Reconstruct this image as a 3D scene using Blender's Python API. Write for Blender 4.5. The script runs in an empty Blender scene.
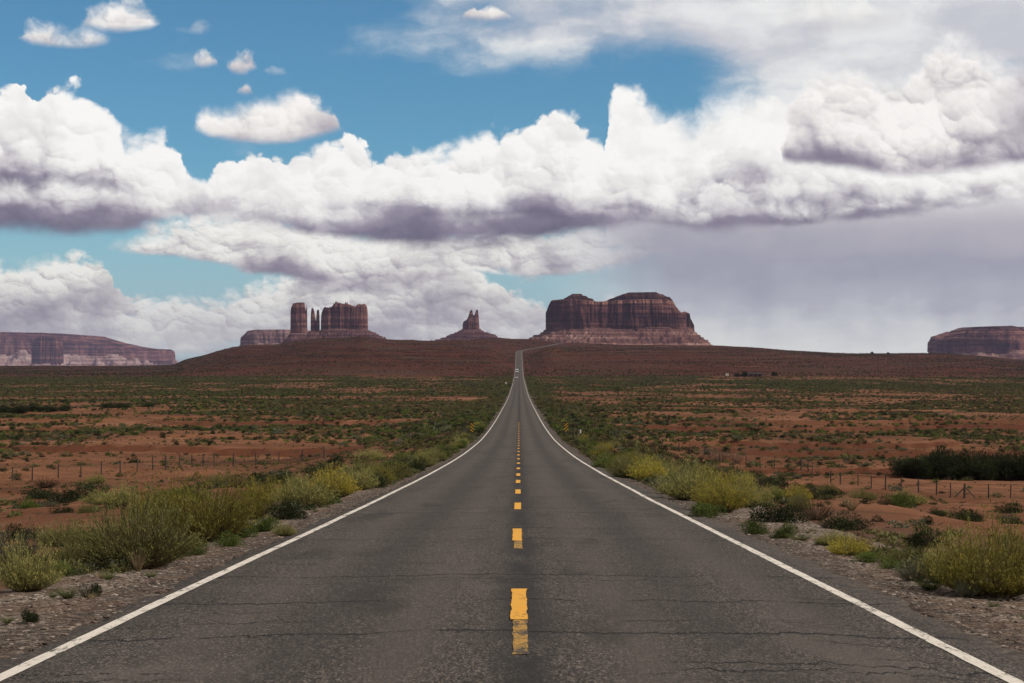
import bpy, math, random, os
import numpy as np
from mathutils import Vector

S = bpy.context.scene
COL = S.collection
F = 1970.0                      # focal length in pixels of a 1024 px wide frame
VX, HZ = 519.0, 350.0           # where the road's direction and eye level fall in the photograph
EYE = 1.8

# ------------------------------------------------------------------ camera
cd = bpy.data.cameras.new('camera'); cam = bpy.data.objects.new('camera', cd); COL.objects.link(cam)
cd.sensor_width = 36.0; cd.lens = 36.0 * F / 1024.0
cd.clip_start = 0.1; cd.clip_end = 120000.0
cam.location = (0, 0, 0)
cam.rotation_euler = (math.radians(90) - (341.5 - HZ) / F, 0, (VX - 512.0) / F)
S.camera = cam

# ------------------------------------------------------------------ exposure
S.view_settings.view_transform = 'Standard'
S.view_settings.look = 'None'
S.view_settings.exposure = 0.0
S.view_settings.gamma = 1.0
S.view_settings.use_curve_mapping = False
cy = S.cycles
cy.max_bounces = 6; cy.diffuse_bounces = 3; cy.glossy_bounces = 2; cy.transmission_bounces = 3
cy.transparent_max_bounces = 6; cy.volume_bounces = 0
cy.sample_clamp_indirect = 4.0
cy.use_adaptive_sampling = True; cy.adaptive_threshold = 0.012; cy.adaptive_min_samples = 10
cy.caustics_reflective = False; cy.caustics_refractive = False

# ------------------------------------------------------------------ sun
SUN_EL, SUN_AZ = math.radians(46), math.radians(108)       # azimuth from +Y towards +X
sd = bpy.data.lights.new('sun', 'SUN'); sd.energy = 4.0; sd.angle = math.radians(3.5); sd.color = (1.0, 0.92, 0.80)
sun = bpy.data.objects.new('sun', sd); COL.objects.link(sun)
to_sun = Vector((math.sin(SUN_AZ) * math.cos(SUN_EL), math.cos(SUN_AZ) * math.cos(SUN_EL), math.sin(SUN_EL)))
sun.rotation_euler = to_sun.to_track_quat('Z', 'Y').to_euler()
sun.location = to_sun * 500

# ------------------------------------------------------------------ node maths helper
class Graph:
    def __init__(self, nt):
        self.nt = nt; self.x = 0
    def new(self, t, **kw):
        n = self.nt.nodes.new(t); self.x += 30; n.location = (self.x, 0)
        for k, v in kw.items(): setattr(n, k, v)
        return n
    def put(self, sock, v):
        if isinstance(v, Val): v = v.s
        if isinstance(v, bpy.types.NodeSocket): self.nt.links.new(v, sock)
        elif v is not None: sock.default_value = v
    def m(self, op, *a, clamp=False):
        n = self.new('ShaderNodeMath', operation=op, use_clamp=clamp)
        for i, v in enumerate(a): self.put(n.inputs[i], v)
        return Val(self, n.outputs[0])
    def vec(self, x, y, z=0.0):
        n = self.new('ShaderNodeCombineXYZ')
        for i, v in enumerate((x, y, z)): self.put(n.inputs[i], v)
        return Val(self, n.outputs[0])
    def vm(self, op, a, b=None, s=None):
        n = self.new('ShaderNodeVectorMath', operation=op)
        self.put(n.inputs[0], a)
        if b is not None: self.put(n.inputs[1], b)
        if s is not None: self.put(n.inputs['Scale'], s)
        return Val(self, n.outputs['Value' if op in ('LENGTH', 'DOT_PRODUCT', 'DISTANCE') else 'Vector'])
    def sep(self, v):
        n = self.new('ShaderNodeSeparateXYZ'); self.put(n.inputs[0], v)
        return [Val(self, o) for o in n.outputs]
    def noise(self, v, scale=1.0, detail=4.0, rough=0.55, dims='3D', dist=0.0, color=False, lac=2.0):
        n = self.new('ShaderNodeTexNoise', noise_dimensions=dims)
        self.put(n.inputs['Vector'], v) if dims != '1D' else self.put(n.inputs['W'], v)
        n.inputs['Scale'].default_value = scale; n.inputs['Detail'].default_value = detail
        n.inputs['Roughness'].default_value = rough; n.inputs['Lacunarity'].default_value = lac
        n.inputs['Distortion'].default_value = dist
        return Val(self, n.outputs['Color' if color else 'Fac'])
    def voro(self, v, scale=1.0, dims='2D', feature='F1', out='Distance', rand=1.0, smooth=None):
        n = self.new('ShaderNodeTexVoronoi', voronoi_dimensions=dims, feature=feature)
        self.put(n.inputs['W' if dims == '1D' else 'Vector'], v)
        n.inputs['Scale'].default_value = scale; n.inputs['Randomness'].default_value = rand
        if smooth is not None and feature == 'SMOOTH_F1': n.inputs['Smoothness'].default_value = smooth
        return Val(self, n.outputs[out])
    def smooth(self, v, a, b, lo=0.0, hi=1.0):
        n = self.new('ShaderNodeMapRange', interpolation_type='SMOOTHSTEP')
        for i, q in enumerate((v, a, b, lo, hi)): self.put(n.inputs[i], q)
        return Val(self, n.outputs[0])
    def lin(self, v, a, b, lo=0.0, hi=1.0):
        n = self.new('ShaderNodeMapRange', interpolation_type='LINEAR')
        for i, q in enumerate((v, a, b, lo, hi)): self.put(n.inputs[i], q)
        return Val(self, n.outputs[0])
    def ramp(self, v, stops, interp='LINEAR'):
        n = self.new('ShaderNodeValToRGB'); cr = n.color_ramp; cr.interpolation = interp
        while len(cr.elements) < len(stops): cr.elements.new(0.5)
        for e, (p, c) in zip(cr.elements, stops):
            e.position = p; e.color = (*c, 1.0)
        self.put(n.inputs[0], v)
        return Val(self, n.outputs[0])
    def curve(self, v, pts, handle='AUTO'):
        n = self.new('ShaderNodeFloatCurve'); c = n.mapping.curves[0]
        pts = sorted(pts)
        c.points[0].location = pts[0]; c.points[-1].location = pts[-1]
        for p in pts[1:-1]: c.points.new(*p)
        for p in c.points: p.handle_type = handle
        n.mapping.update()
        self.put(n.inputs['Value'], v); n.inputs['Factor'].default_value = 1.0
        return Val(self, n.outputs[0])
    def mix(self, f, a, b, blend='MIX'):
        n = self.new('ShaderNodeMix', data_type='RGBA', blend_type=blend)
        self.put(n.inputs[0], f)
        for k, v in ((6, a), (7, b)):
            self.put(n.inputs[k], (*v, 1.0) if isinstance(v, tuple) and len(v) == 3 else v)
        return Val(self, n.outputs[2])

class Val:
    def __init__(self, g, s): self.g, self.s = g, s
    def __add__(self, o): return self.g.m('ADD', self, o)
    __radd__ = __add__
    def __sub__(self, o): return self.g.m('SUBTRACT', self, o)
    def __rsub__(self, o): return self.g.m('SUBTRACT', o, self)
    def __mul__(self, o): return self.g.m('MULTIPLY', self, o)
    __rmul__ = __mul__
    def __truediv__(self, o): return self.g.m('DIVIDE', self, o)
    def min(self, o): return self.g.m('MINIMUM', self, o)
    def max(self, o): return self.g.m('MAXIMUM', self, o)

def srgb(r, g, b):
    f = lambda c: c / 12.92 if c <= 0.04045 else ((c + 0.055) / 1.055) ** 2.4
    return (f(r / 255), f(g / 255), f(b / 255))

# ------------------------------------------------------------------ sky
W = bpy.data.worlds.new('World'); S.world = W; W.use_nodes = True
W.cycles.sampling_method = 'MANUAL'; W.cycles.sample_map_resolution = 512
W.node_tree.nodes.clear()
g = Graph(W.node_tree)
tc = g.new('ShaderNodeTexCoord')
dx, dy, dz = g.sep(tc.outputs['Generated'])
az = g.m('ARCTAN2', dx, dy)
hyp = g.m('SQRT', dx * dx + dy * dy)
AX = az * (F / 100.0)                       # hundreds of 'pixels' of bearing, right of the road
EL = (dz / hyp.max(1e-4)) * (F / 100.0)      # hundreds of 'pixels' of elevation over eye level
a01 = g.lin(AX, -7.2, 7.2)                   # curve domain
def P(px, py):                               # bearing / elevation of a point named by where it is seen
    a = math.atan((px - VX) / F)
    return a * F / 100.0, (HZ - py) / 100.0 * math.cos(a)
def outline(pts):
    out = []
    for px, py in pts:
        a, e = P(px, py); out.append(((a + 7.2) / 14.4, e / 5.0))
    out = sorted(out)
    if out[0][0] > 0.01: out.insert(0, (0.0, out[0][1]))
    if out[-1][0] < 0.99: out.append((1.0, out[-1][1]))
    return g.curve(a01w, out) * 5.0
p0 = g.vec(AX, EL, 0.0)
_wn = g.new('ShaderNodeSeparateColor'); g.put(_wn.inputs[0], g.noise(p0, 1.1, 7, 0.66, color=True))
_w3 = [Val(g, o) - 0.5 for o in _wn.outputs[:3]]
wv = g.vec(*_w3)
a01w = g.lin(AX + _w3[0] * 0.45, -7.2, 7.2)

def puffs(p, s):
    "a heap of rounded heads, each carrying smaller ones: how far each bulges, and how far its face is turned up to the light"
    H = L = None
    for k, w in ((1.0, 0.54), (2.3, 0.31), (5.1, 0.15)):
        n = g.new('ShaderNodeTexVoronoi', voronoi_dimensions='2D', feature='SMOOTH_F1' if k < 3 else 'F1')
        if k < 3: n.inputs['Smoothness'].default_value = 0.28
        g.put(n.inputs['Vector'], p); n.inputs['Scale'].default_value = s * k
        d = Val(g, n.outputs['Distance'])
        t = (1.0 - d * d) * w
        l = g.vm('DOT_PRODUCT', g.vm('SUBTRACT', p, Val(g, n.outputs['Position'])), (0.42 * s * k * w, 0.91 * s * k * w, 0.0))
        H = t if H is None else H + t
        L = l if L is None else L + l
    return H, L

def cumulus(under, top, base, shade=0.45, s=2.6, seed=0.0, bump=0.34, rag=0.15, edge=0.05, bedge=0.10, baserag=0.16, stretch=1.0,
            relief=0.58, sw=(-0.30, 0.22), lo=0.13, hi=0.90, soft=0.5, opac=1.0, tint=None, warp=0.42, patch=0.35, relmix=0.19, rim=0.10, streak=0.6):
    n_ = g.new('ShaderNodeVectorMath', operation='MULTIPLY_ADD')
    g.put(n_.inputs[0], wv); n_.inputs[1].default_value = (warp, warp * stretch, warp)
    g.put(n_.inputs[2], g.vm('MULTIPLY', p0, (1.0, stretch, 1.0)))
    p = g.vm('ADD', Val(g, n_.outputs[0]), (seed * 3.1, seed * 1.7, 0.0))
    h, lit = puffs(p, s)
    n = g.noise(p, 2.2, 6, 0.62, dims='2D')
    nl = g.noise(p, 0.95, 4, 0.5, dims='2D')
    ns = g.noise(g.vm('MULTIPLY', p, (0.42, 2.3, 1.0)), 1.0, 4, 0.5, dims='2D')       # drawn-out layering of the base
    T = outline(top)
    B = outline(base)
    D = outline(shade) if isinstance(shade, list) else B + shade
    dt = (T - EL) + (h - 0.78) * bump + (n - 0.5) * rag * 2.0
    db = (EL - B) + (n - 0.5) * baserag + (ns - 0.5) * baserag * 2.0
    alpha = g.smooth(dt, 0.0, g.lin(nl, 0.32, 0.68, edge * 0.6, edge * 4.6)) * g.smooth(db, 0.0, bedge) * opac
    frac = g.smooth((EL - D) + (nl - 0.5) * 0.5 + (ns - 0.5) * streak + (h - 0.7) * 0.22, sw[0], sw[1])
    rel = lit * relief * g.lin(nl, 0.3, 0.62, 0.25, 1.25) + (n - 0.5) * 0.62
    br = g.lin(frac, 0.0, 1.0, lo, hi) + rel * g.lin(frac, 0.0, 1.0, 0.22, 1.0) + (nl - 0.5) * patch + g.smooth(dt, soft, 0.0) * rim
    c = g.ramp(br, [(0.0, srgb(108, 104, 124)), (0.26, srgb(150, 144, 160)), (0.50, srgb(202, 198, 203)), (0.74, srgb(236, 235, 232)), (1.0, srgb(254, 253, 250))])
    if tint: c = g.mix(1.0, c, tint, 'MULTIPLY')
    return g.mix(alpha, under, c)

# clear air: Nishita, deepened
sky = g.new('ShaderNodeTexSky', sky_type='NISHITA', sun_disc=False, sun_elevation=SUN_EL, sun_rotation=SUN_AZ, altitude=1600.0,
            air_density=1.0, dust_density=0.3, ozone_density=2.2)
blue = g.mix(1.0, Val(g, sky.outputs[0]), (0.041, 0.074, 0.084), 'MULTIPLY')
c = blue
# paler air low down
c = g.mix(g.smooth(EL, 1.9, -0.1, 0.0, 0.75), c, srgb(172, 203, 214))
DEBUG_BLUE = c

# thin high veil, thickest up to the right
ps = g.vm('MULTIPLY', p0, (0.6, 1.6, 1.0))
vn = g.noise(g.vm('ADD', ps, g.vm('SCALE', wv, s=0.5)), 0.8, 6, 0.55)
veil_mask = g.smooth(EL, 2.45, 3.3) * g.smooth(AX, -2.4, 0.4)
veil_r = g.smooth(AX, 1.2, 3.4) * g.smooth(EL, 1.3, 2.2)
c = g.mix(g.m('MULTIPLY', g.smooth(vn + veil_mask * 0.40 + veil_r * 0.42, 0.60, 0.95), 0.92, clamp=True), c, g.mix(g.smooth(vn, 0.42, 0.62), srgb(206, 206, 212), srgb(240, 240, 238)))
# pale anvil streaming up behind the main bank
c = cumulus(c, [(585, 300), (606, 170), (612, 88), (622, 82), (638, 84), (660, 104), (690, 104), (706, 86), (735, 82), (770, 92), (800, 104), (850, 100), (900, 120), (1024, 130)],
            [(560, 260), (1024, 260)], -2.0, s=1.3, seed=2.3, bump=0.14, rag=0.22, edge=0.09, patch=0.25, relief=0.2, soft=1.6, warp=0.5, hi=0.86)
# clouds at the top right
c = cumulus(c, [(500, 60), (530, 14), (560, -6), (640, -8), (670, 4), (690, 8), (720, -5), (780, -30), (860, -10), (900, 10), (935, -10), (990, -30), (1024, -30)],
            [(500, 0), (540, 14), (600, 20), (660, 14), (690, 26), (760, 32), (840, 36), (900, 28), (960, 14), (1000, 10), (1024, 10)], 0.15, s=1.8, seed=4.1, bump=0.2, edge=0.22, bedge=0.3,
            relief=0.25, opac=0.85, lo=0.35)
# far low bank, greyer and creamier
c = cumulus(c, [(0, 256), (25, 258), (60, 246), (82, 252), (104, 264), (118, 284), (140, 298), (180, 290), (212, 295), (235, 284), (270, 276), (300, 272), (330, 268), (400, 258), (470, 262), (505, 282), (525, 296), (545, 303), (560, 316),
                (590, 300), (650, 300), (760, 330), (1024, 360)], [(0, 352), (1024, 352)], 0.40, s=4.6, seed=6.2, bump=0.30, rag=0.12, edge=0.06, stretch=1.4,
            relief=1.15, tint=(0.94, 0.945, 0.91), patch=1.2, relmix=0.10, soft=0.8, lo=0.46, hi=0.92, sw=(-0.4, 0.5))
c = g.mix(g.smooth(EL, 0.5, 0.0, 0.0, 0.32), c, srgb(226, 232, 230))
# second bank below the big one's base
c = cumulus(c, [(90, 300), (104, 262), (112, 244), (128, 230), (160, 212), (260, 208), (400, 215), (520, 220), (600, 216), (700, 214), (1024, 225)],
            [(100, 248), (150, 261), (200, 266), (260, 284), (340, 296), (420, 290), (480, 274), (540, 277), (600, 272), (660, 256), (720, 244), (1024, 220)], 0.26,
            s=4.0, seed=8.8, bump=0.2, stretch=1.6, edge=0.10, bedge=0.10, tint=(0.96, 0.96, 0.935), patch=0.9, relief=0.75, relmix=0.10, lo=0.34, hi=0.92)
# rain shafts under the right-hand clouds
rn = g.noise(g.vm('MULTIPLY', p0, (2.2, 0.35, 1.0)), 1.0, 4, 0.5, dims='2D')
rain_a = g.smooth(AX + (EL * 0.35) + (rn - 0.5) * 0.5, 0.15, 2.0) * g.smooth(EL, 1.75, 1.15)
rl = g.noise(g.vm('MULTIPLY', p0, (0.5, 1.1, 1.0)), 1.0, 6, 0.62, dims='2D')
rain_c = g.ramp(g.lin(EL + (rn - 0.5) * 0.35 + (rl - 0.5) * 0.9 - g.smooth(AX, 2.0, 0.3) * 0.30, 0.0, 1.3), [(0.0, srgb(240, 243, 236)), (0.14, srgb(224, 228, 226)), (0.36, srgb(186, 188, 197)), (0.66, srgb(162, 162, 176)), (1.0, srgb(178, 175, 185))])
c = g.mix(rain_a * 0.95, c, rain_c)
# the main bank, left to right: a back row of heads, then a front row
c = cumulus(c, [(-100, 92), (0, 88), (25, 82), (65, 82), (95, 92), (118, 108), (130, 128), (160, 130), (178, 148), (190, 172), (230, 158), (262, 148), (300, 156), (330, 140), (352, 142), (385, 156), (420, 150), (470, 136),
                (492, 126), (520, 126), (545, 116), (580, 116), (602, 124), (616, 144), (640, 160), (690, 158), (740, 150), (800, 156), (1024, 150)],
            [(-100, 236), (0, 236), (120, 238), (160, 228), (240, 226), (330, 240), (420, 250), (520, 252), (600, 244), (650, 236), (720, 238), (800, 232), (870, 222), (940, 214), (1024, 200)],
            [(-100, 150), (0, 152), (50, 158), (90, 150), (130, 190), (180, 212), (250, 214), (300, 216), (360, 210), (420, 206), (480, 208), (540, 196), (600, 192), (660, 196), (700, 182), (760, 180), (800, 192), (870, 180), (940, 190), (1024, 180)],
            s=2.4, seed=1.0, bump=0.44, rag=0.12, edge=0.045, bedge=0.14, patch=0.8, baserag=0.15)
c = cumulus(c, [(-100, 176), (0, 178), (40, 170), (70, 168), (110, 172), (150, 182), (190, 176), (230, 190), (300, 184), (350, 178), (395, 166), (430, 172), (470, 190), (510, 178), (550, 172), (575, 186), (620, 205), (670, 190), (720, 180),
                (770, 186), (820, 190), (860, 178), (900, 176), (940, 180), (1024, 172)],
            [(-100, 236), (0, 236), (120, 236), (150, 226), (220, 222), (300, 228), (380, 232), (480, 234), (560, 226), (640, 222), (700, 226), (760, 230), (820, 228), (870, 222), (940, 212), (1024, 200)],
            [(-100, 200), (0, 192), (60, 196), (110, 204), (150, 212), (220, 212), (300, 212), (380, 208), (440, 200), (500, 202), (560, 198), (620, 205), (680, 200), (740, 198), (800, 204), (870, 192), (940, 190), (1024, 185)],
            s=3.4, seed=5.9, bump=0.34, rag=0.15, edge=0.12, bedge=0.18, patch=0.55, baserag=0.10, hi=0.84, rim=0.16, soft=0.22, opac=0.92)
# the big cloud on the right with its flat base
c = cumulus(c, [(760, 200), (779, 160), (788, 120), (796, 84), (815, 66), (850, 64), (880, 72), (905, 66), (922, 52), (945, 40), (968, 36), (990, 50), (1024, 56), (1060, 40)],
            [(775, 165), (800, 170), (850, 176), (900, 182), (960, 180), (1000, 172), (1060, 168)], [(775, 158), (850, 156), (900, 162), (960, 158), (1060, 140)], s=2.5, seed=3.7, bump=0.34, rag=0.20, edge=0.09, bedge=0.13,
            relief=0.7, patch=0.7, tint=(0.985, 0.965, 0.965), baserag=0.10, hi=0.84, lo=0.22, sw=(-0.14, 0.3), rim=0.26, soft=0.3)
c = cumulus(c, [(930, 230), (965, 150), (982, 96), (1000, 60), (1024, 40), (1060, 20)], [(950, 120), (985, 132), (1010, 146), (1060, 152)], 0.6, s=1.6, seed=13.7, bump=0.25, edge=0.22, bedge=0.2,
            relief=0.3, patch=0.5, hi=0.52, lo=0.30, opac=0.9, tint=(0.97, 0.94, 0.94))
# small clouds on their own in the blue
SH = [(0, .1), (.12, .62), (.35, .85), (.6, 1.0), (.82, .8), (.95, .35), (1, 0.0)]
def lone(c, items, seed, s=3.0, **kw):
    top, bs = [], []
    for it in sorted(items):
        x0, x1, yt, yb = it[:4]; w = x1 - x0; ht = yb - yt; ym = yb - .3 * ht
        top += [(x0 - 3, yb + 14)] + [(x0 + w * a, yb - ht * b) for a, b in (it[4] if len(it) > 4 else SH)] + [(x1 + 3, yb + 14)]
        bs += [(x0 - 2, ym), (x0 + .15 * w, yb - .12 * ht), (x0 + .5 * w, yb), (x0 + .85 * w, yb - .14 * ht), (x1 + 2, ym)]
    k = dict(bump=0.20, rag=0.16, edge=0.06, bedge=0.10, baserag=0.05, soft=0.3, patch=0.3, relief=0.45, lo=0.4, sw=(-0.2, 0.25), tint=(0.985, 0.965, 0.96)); k.update(kw)
    return cumulus(c, top, bs, 0.1, s=s, seed=seed, **k)
c = lone(c, [(186, 350, 86, 147)], 5.5)
c = lone(c, [(14, 132, 14, 52, [(0, .3), (.1, .8), (.25, .85), (.45, .7), (.7, .62), (.95, .4), (1, 0.)]), (170, 216, 17, 36), (233, 257, 84, 97), (265, 291, 64, 75), (456, 516, 6, 23)], 7.1, bump=0.16)
c = lone(c, [(76, 170, -8, 35), (191, 216, 49, 70), (220, 261, 44, 77)], 9.4, bump=0.16)
# below eye level: a plain ground colour
c = g.mix(g.smooth(EL, -0.02, -0.25), c, (0.10, 0.07, 0.055))
bg = g.new('ShaderNodeBackground')
g.put(bg.inputs['Color'], g.vm('SCALE', c, s=10.0)); bg.inputs['Strength'].default_value = 0.1
# the rest of the dome, round the sides and overhead: broken cloud of the same kind, cheaper to evaluate
q = g.vec(dx / (dz + 0.25).max(0.05), dy / (dz + 0.25).max(0.05), 0.0)
bn = g.noise(q, 1.6, 4, 0.6, dims='2D')
rest = g.mix(g.smooth(bn, 0.34, 0.54), g.mix(1.0, Val(g, sky.outputs[0]), (0.45, 0.60, 0.62), 'MULTIPLY'), g.ramp(g.noise(q, 3.0, 3, 0.6, dims='2D'), [(0.3, tuple(10 * v for v in srgb(110, 104, 103))), (0.65, tuple(10 * v for v in srgb(180, 171, 160)))]))
rest = g.mix(g.smooth(EL, -0.02, -0.25), rest, (1.0, 0.7, 0.55))
bg2 = g.new('ShaderNodeBackground'); g.put(bg2.inputs['Color'], rest); bg2.inputs['Strength'].default_value = 0.1
inside = g.smooth(g.m('ABSOLUTE', AX), 7.6, 6.4) * g.smooth(EL, 5.2, 4.2) * g.smooth(EL, -0.8, -0.5)
ms = g.new('ShaderNodeMixShader')
g.put(ms.inputs[0], inside); g.nt.links.new(bg2.outputs[0], ms.inputs[1]); g.nt.links.new(bg.outputs[0], ms.inputs[2])
out = g.new('ShaderNodeOutputWorld')
g.nt.links.new(ms.outputs[0], out.inputs[0])
# ------------------------------------------------------------------ numpy noise
def _hash(ix, iy, iz, seed):
    h = (ix.astype(np.int64) * 374761393 + iy.astype(np.int64) * 668265263 + iz.astype(np.int64) * 2147483647 + seed * 974634721) & 0xFFFFFFFF
    h = ((h ^ (h >> 13)) * 1274126177) & 0xFFFFFFFF
    h = ((h ^ (h >> 16)) * 2246822519) & 0xFFFFFFFF
    return ((h ^ (h >> 15)) & 0xFFFFFF) / float(0xFFFFFF)
def vnoise(x, y, z=None, seed=0):
    x = np.asarray(x, float); y = np.asarray(y, float); z = np.zeros_like(x) if z is None else np.asarray(z, float)
    ix, iy, iz = np.floor(x), np.floor(y), np.floor(z)
    fx, fy, fz = x - ix, y - iy, z - iz
    s = lambda t: t * t * t * (t * (6 * t - 15) + 10)
    ux, uy, uz = s(fx), s(fy), s(fz)
    r = 0
    for a in (0, 1):
        for b in (0, 1):
            for c in (0, 1):
                w = (ux if a else 1 - ux) * (uy if b else 1 - uy) * (uz if c else 1 - uz)
                r = r + w * _hash(ix + a, iy + b, iz + c, seed)
    return r
def fbm(x, y, z=None, seed=0, oct=4, rough=0.5):
    t, a, n = 0.0, 1.0, 0.0
    for i in range(oct):
        t = t + a * vnoise(np.asarray(x) * 2.0 ** i + 17.3 * i, np.asarray(y) * 2.0 ** i - 9.1 * i, None if z is None else np.asarray(z) * 2.0 ** i, seed + i)
        n += a; a *= rough
    return t / n
def sstep(v, a, b):
    t = np.clip((np.asarray(v, float) - a) / (b - a), 0, 1); return t * t * (3 - 2 * t)

# ------------------------------------------------------------------ mesh and object helpers
def mesh_from(name, verts, faces, mat=None, smooth=False, attrs=None, uv=None):
    "verts (n,3); faces: an (m,3) or (m,4) array"
    me = bpy.data.meshes.new(name)
    verts = np.asarray(verts, np.float32); faces = np.asarray(faces, np.int32)
    m, k = faces.shape
    me.vertices.add(len(verts)); me.vertices.foreach_set('co', verts.ravel())
    me.loops.add(m * k); me.loops.foreach_set('vertex_index', faces.ravel())
    me.polygons.add(m); me.polygons.foreach_set('loop_start', np.arange(0, m * k, k, dtype=np.int32))
    me.update(calc_edges=True)
    if smooth: me.polygons.foreach_set('use_smooth', np.ones(m, bool))
    for nm, arr in (attrs or {}).items():
        at = me.attributes.new(nm, 'FLOAT', 'POINT'); at.data.foreach_set('value', np.asarray(arr, np.float32))
    if mat: me.materials.append(mat)
    me.update(); me.validate()
    return me
def link(name, me, parent=None, loc=None, rz=0.0):
    o = bpy.data.objects.new(name, me); COL.objects.link(o)
    if loc is not None: o.location = loc
    o.rotation_euler = (0, 0, rz)
    if parent: o.parent = parent
    return o
def tag(o, label=None, cat=None, group=None, kind=None):
    if label: o['label'] = label
    if cat: o['category'] = cat
    if group: o['group'] = group
    if kind: o['kind'] = kind
    return o
class MB:
    "collects simple solids for one mesh"
    def __init__(s): s.v, s.f = [], []
    def add(s, vs, fs):
        n = len(s.v); s.v += [tuple(v) for v in vs]; s.f += [tuple(i + n for i in f) for f in fs]
    def box(s, c, d, rz=0.0, taper=(1.0, 1.0)):
        vs = []
        for z in (-.5, .5):
            tx, ty = taper if z > 0 else (1, 1)
            for x, y in ((-.5, -.5), (.5, -.5), (.5, .5), (-.5, .5)):
                X, Y = x * d[0] * tx, y * d[1] * ty
                vs.append((c[0] + X * math.cos(rz) - Y * math.sin(rz), c[1] + X * math.sin(rz) + Y * math.cos(rz), c[2] + z * d[2]))
        s.add(vs, [(3, 2, 1, 0), (4, 5, 6, 7), (0, 1, 5, 4), (1, 2, 6, 5), (2, 3, 7, 6), (3, 0, 4, 7)])
    def tube(s, pts, r, n=6):
        pts = [Vector(p) for p in pts]; rs = r if isinstance(r, (list, tuple)) else [r] * len(pts)
        ring = []
        for i, p in enumerate(pts):
            d = (pts[min(i + 1, len(pts) - 1)] - pts[max(i - 1, 0)]).normalized()
            a = d.orthogonal().normalized() if abs(d.z) > .99 else d.cross(Vector((0, 0, 1))).normalized()
            b = d.cross(a)
            ring.append([p + (a * math.cos(2 * math.pi * k / n) + b * math.sin(2 * math.pi * k / n)) * rs[i] for k in range(n)])
        vs = [v for q in ring for v in q]; fs = []
        for i in range(len(pts) - 1):
            for k in range(n): fs.append((i * n + k, i * n + (k + 1) % n, (i + 1) * n + (k + 1) % n, (i + 1) * n + k))
        fs.append(tuple(range(n - 1, -1, -1))); fs.append(tuple((len(pts) - 1) * n + k for k in range(n)))
        s.add(vs, fs)
    def prism(s, prof, x0, x1, axis='x'):
        "profile of (a, z) swept from x0 to x1"
        n = len(prof)
        vs = [((x, a, z) if axis == 'x' else (a, x, z)) for x in (x0, x1) for a, z in prof]
        fs = [(k, (k + 1) % n, n + (k + 1) % n, n + k) for k in range(n)] + [tuple(range(n - 1, -1, -1)), tuple(range(n, 2 * n))]
        s.add(vs, fs)
    def build(s, name, mat, parent=None, loc=None, rz=0.0, bevel=0.0):
        me = bpy.data.meshes.new(name); me.from_pydata(s.v, [], s.f)
        if bevel:
            import bmesh
            bm = bmesh.new(); bm.from_mesh(me)
            bmesh.ops.recalc_face_normals(bm, faces=bm.faces)
            bmesh.ops.bevel(bm, geom=bm.edges[:], offset=bevel, segments=2, affect='EDGES', profile=0.6)
            bm.to_mesh(me); bm.free()
        else:
            import bmesh
            bm = bmesh.new(); bm.from_mesh(me); bmesh.ops.recalc_face_normals(bm, faces=bm.faces); bm.to_mesh(me); bm.free()
        me.materials.append(mat)
        return link(name, me, parent, loc, rz)

# ------------------------------------------------------------------ materials
def material(name):
    m = bpy.data.materials.new(name); m.use_nodes = True
    m.node_tree.nodes.clear()
    G = Graph(m.node_tree)
    return m, G
def finish(m, G, color, rough=0.9, bump=None, bump_d=0.02, spec=0.2, translucent=0.0, alpha=None, metal=0.0):
    b = G.new('ShaderNodeBsdfPrincipled')
    G.put(b.inputs['Base Color'], (*color, 1.0) if isinstance(color, tuple) else color)
    G.put(b.inputs['Roughness'], rough); b.inputs['Specular IOR Level'].default_value = spec; b.inputs['Metallic'].default_value = metal
    if bump is not None:
        n = G.new('ShaderNodeBump'); n.inputs['Distance'].default_value = bump_d; n.inputs['Strength'].default_value = 1.0
        G.put(n.inputs['Height'], bump); G.nt.links.new(n.outputs[0], b.inputs['Normal'])
    sh = b.outputs[0]
    if translucent:
        t = G.new('ShaderNodeBsdfTranslucent'); G.put(t.inputs['Color'], (*color, 1.0) if isinstance(color, tuple) else color)
        x = G.new('ShaderNodeMixShader'); x.inputs[0].default_value = translucent
        G.nt.links.new(sh, x.inputs[1]); G.nt.links.new(t.outputs[0], x.inputs[2]); sh = x.outputs[0]
    if alpha is not None:
        t = G.new('ShaderNodeBsdfTransparent'); x = G.new('ShaderNodeMixShader'); G.put(x.inputs[0], alpha)
        G.nt.links.new(t.outputs[0], x.inputs[1]); G.nt.links.new(sh, x.inputs[2]); sh = x.outputs[0]
    o = G.new('ShaderNodeOutputMaterial'); G.nt.links.new(sh, o.inputs[0])
    return m
def position(G): return Val(G, G.new('ShaderNodeNewGeometry').outputs['Position'])
def attr(G, name):
    n = G.new('ShaderNodeAttribute'); n.attribute_name = name; return Val(G, n.outputs['Fac'])
def attr_col(G, name):
    n = G.new('ShaderNodeAttribute'); n.attribute_name = name; return Val(G, n.outputs['Color'])

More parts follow.
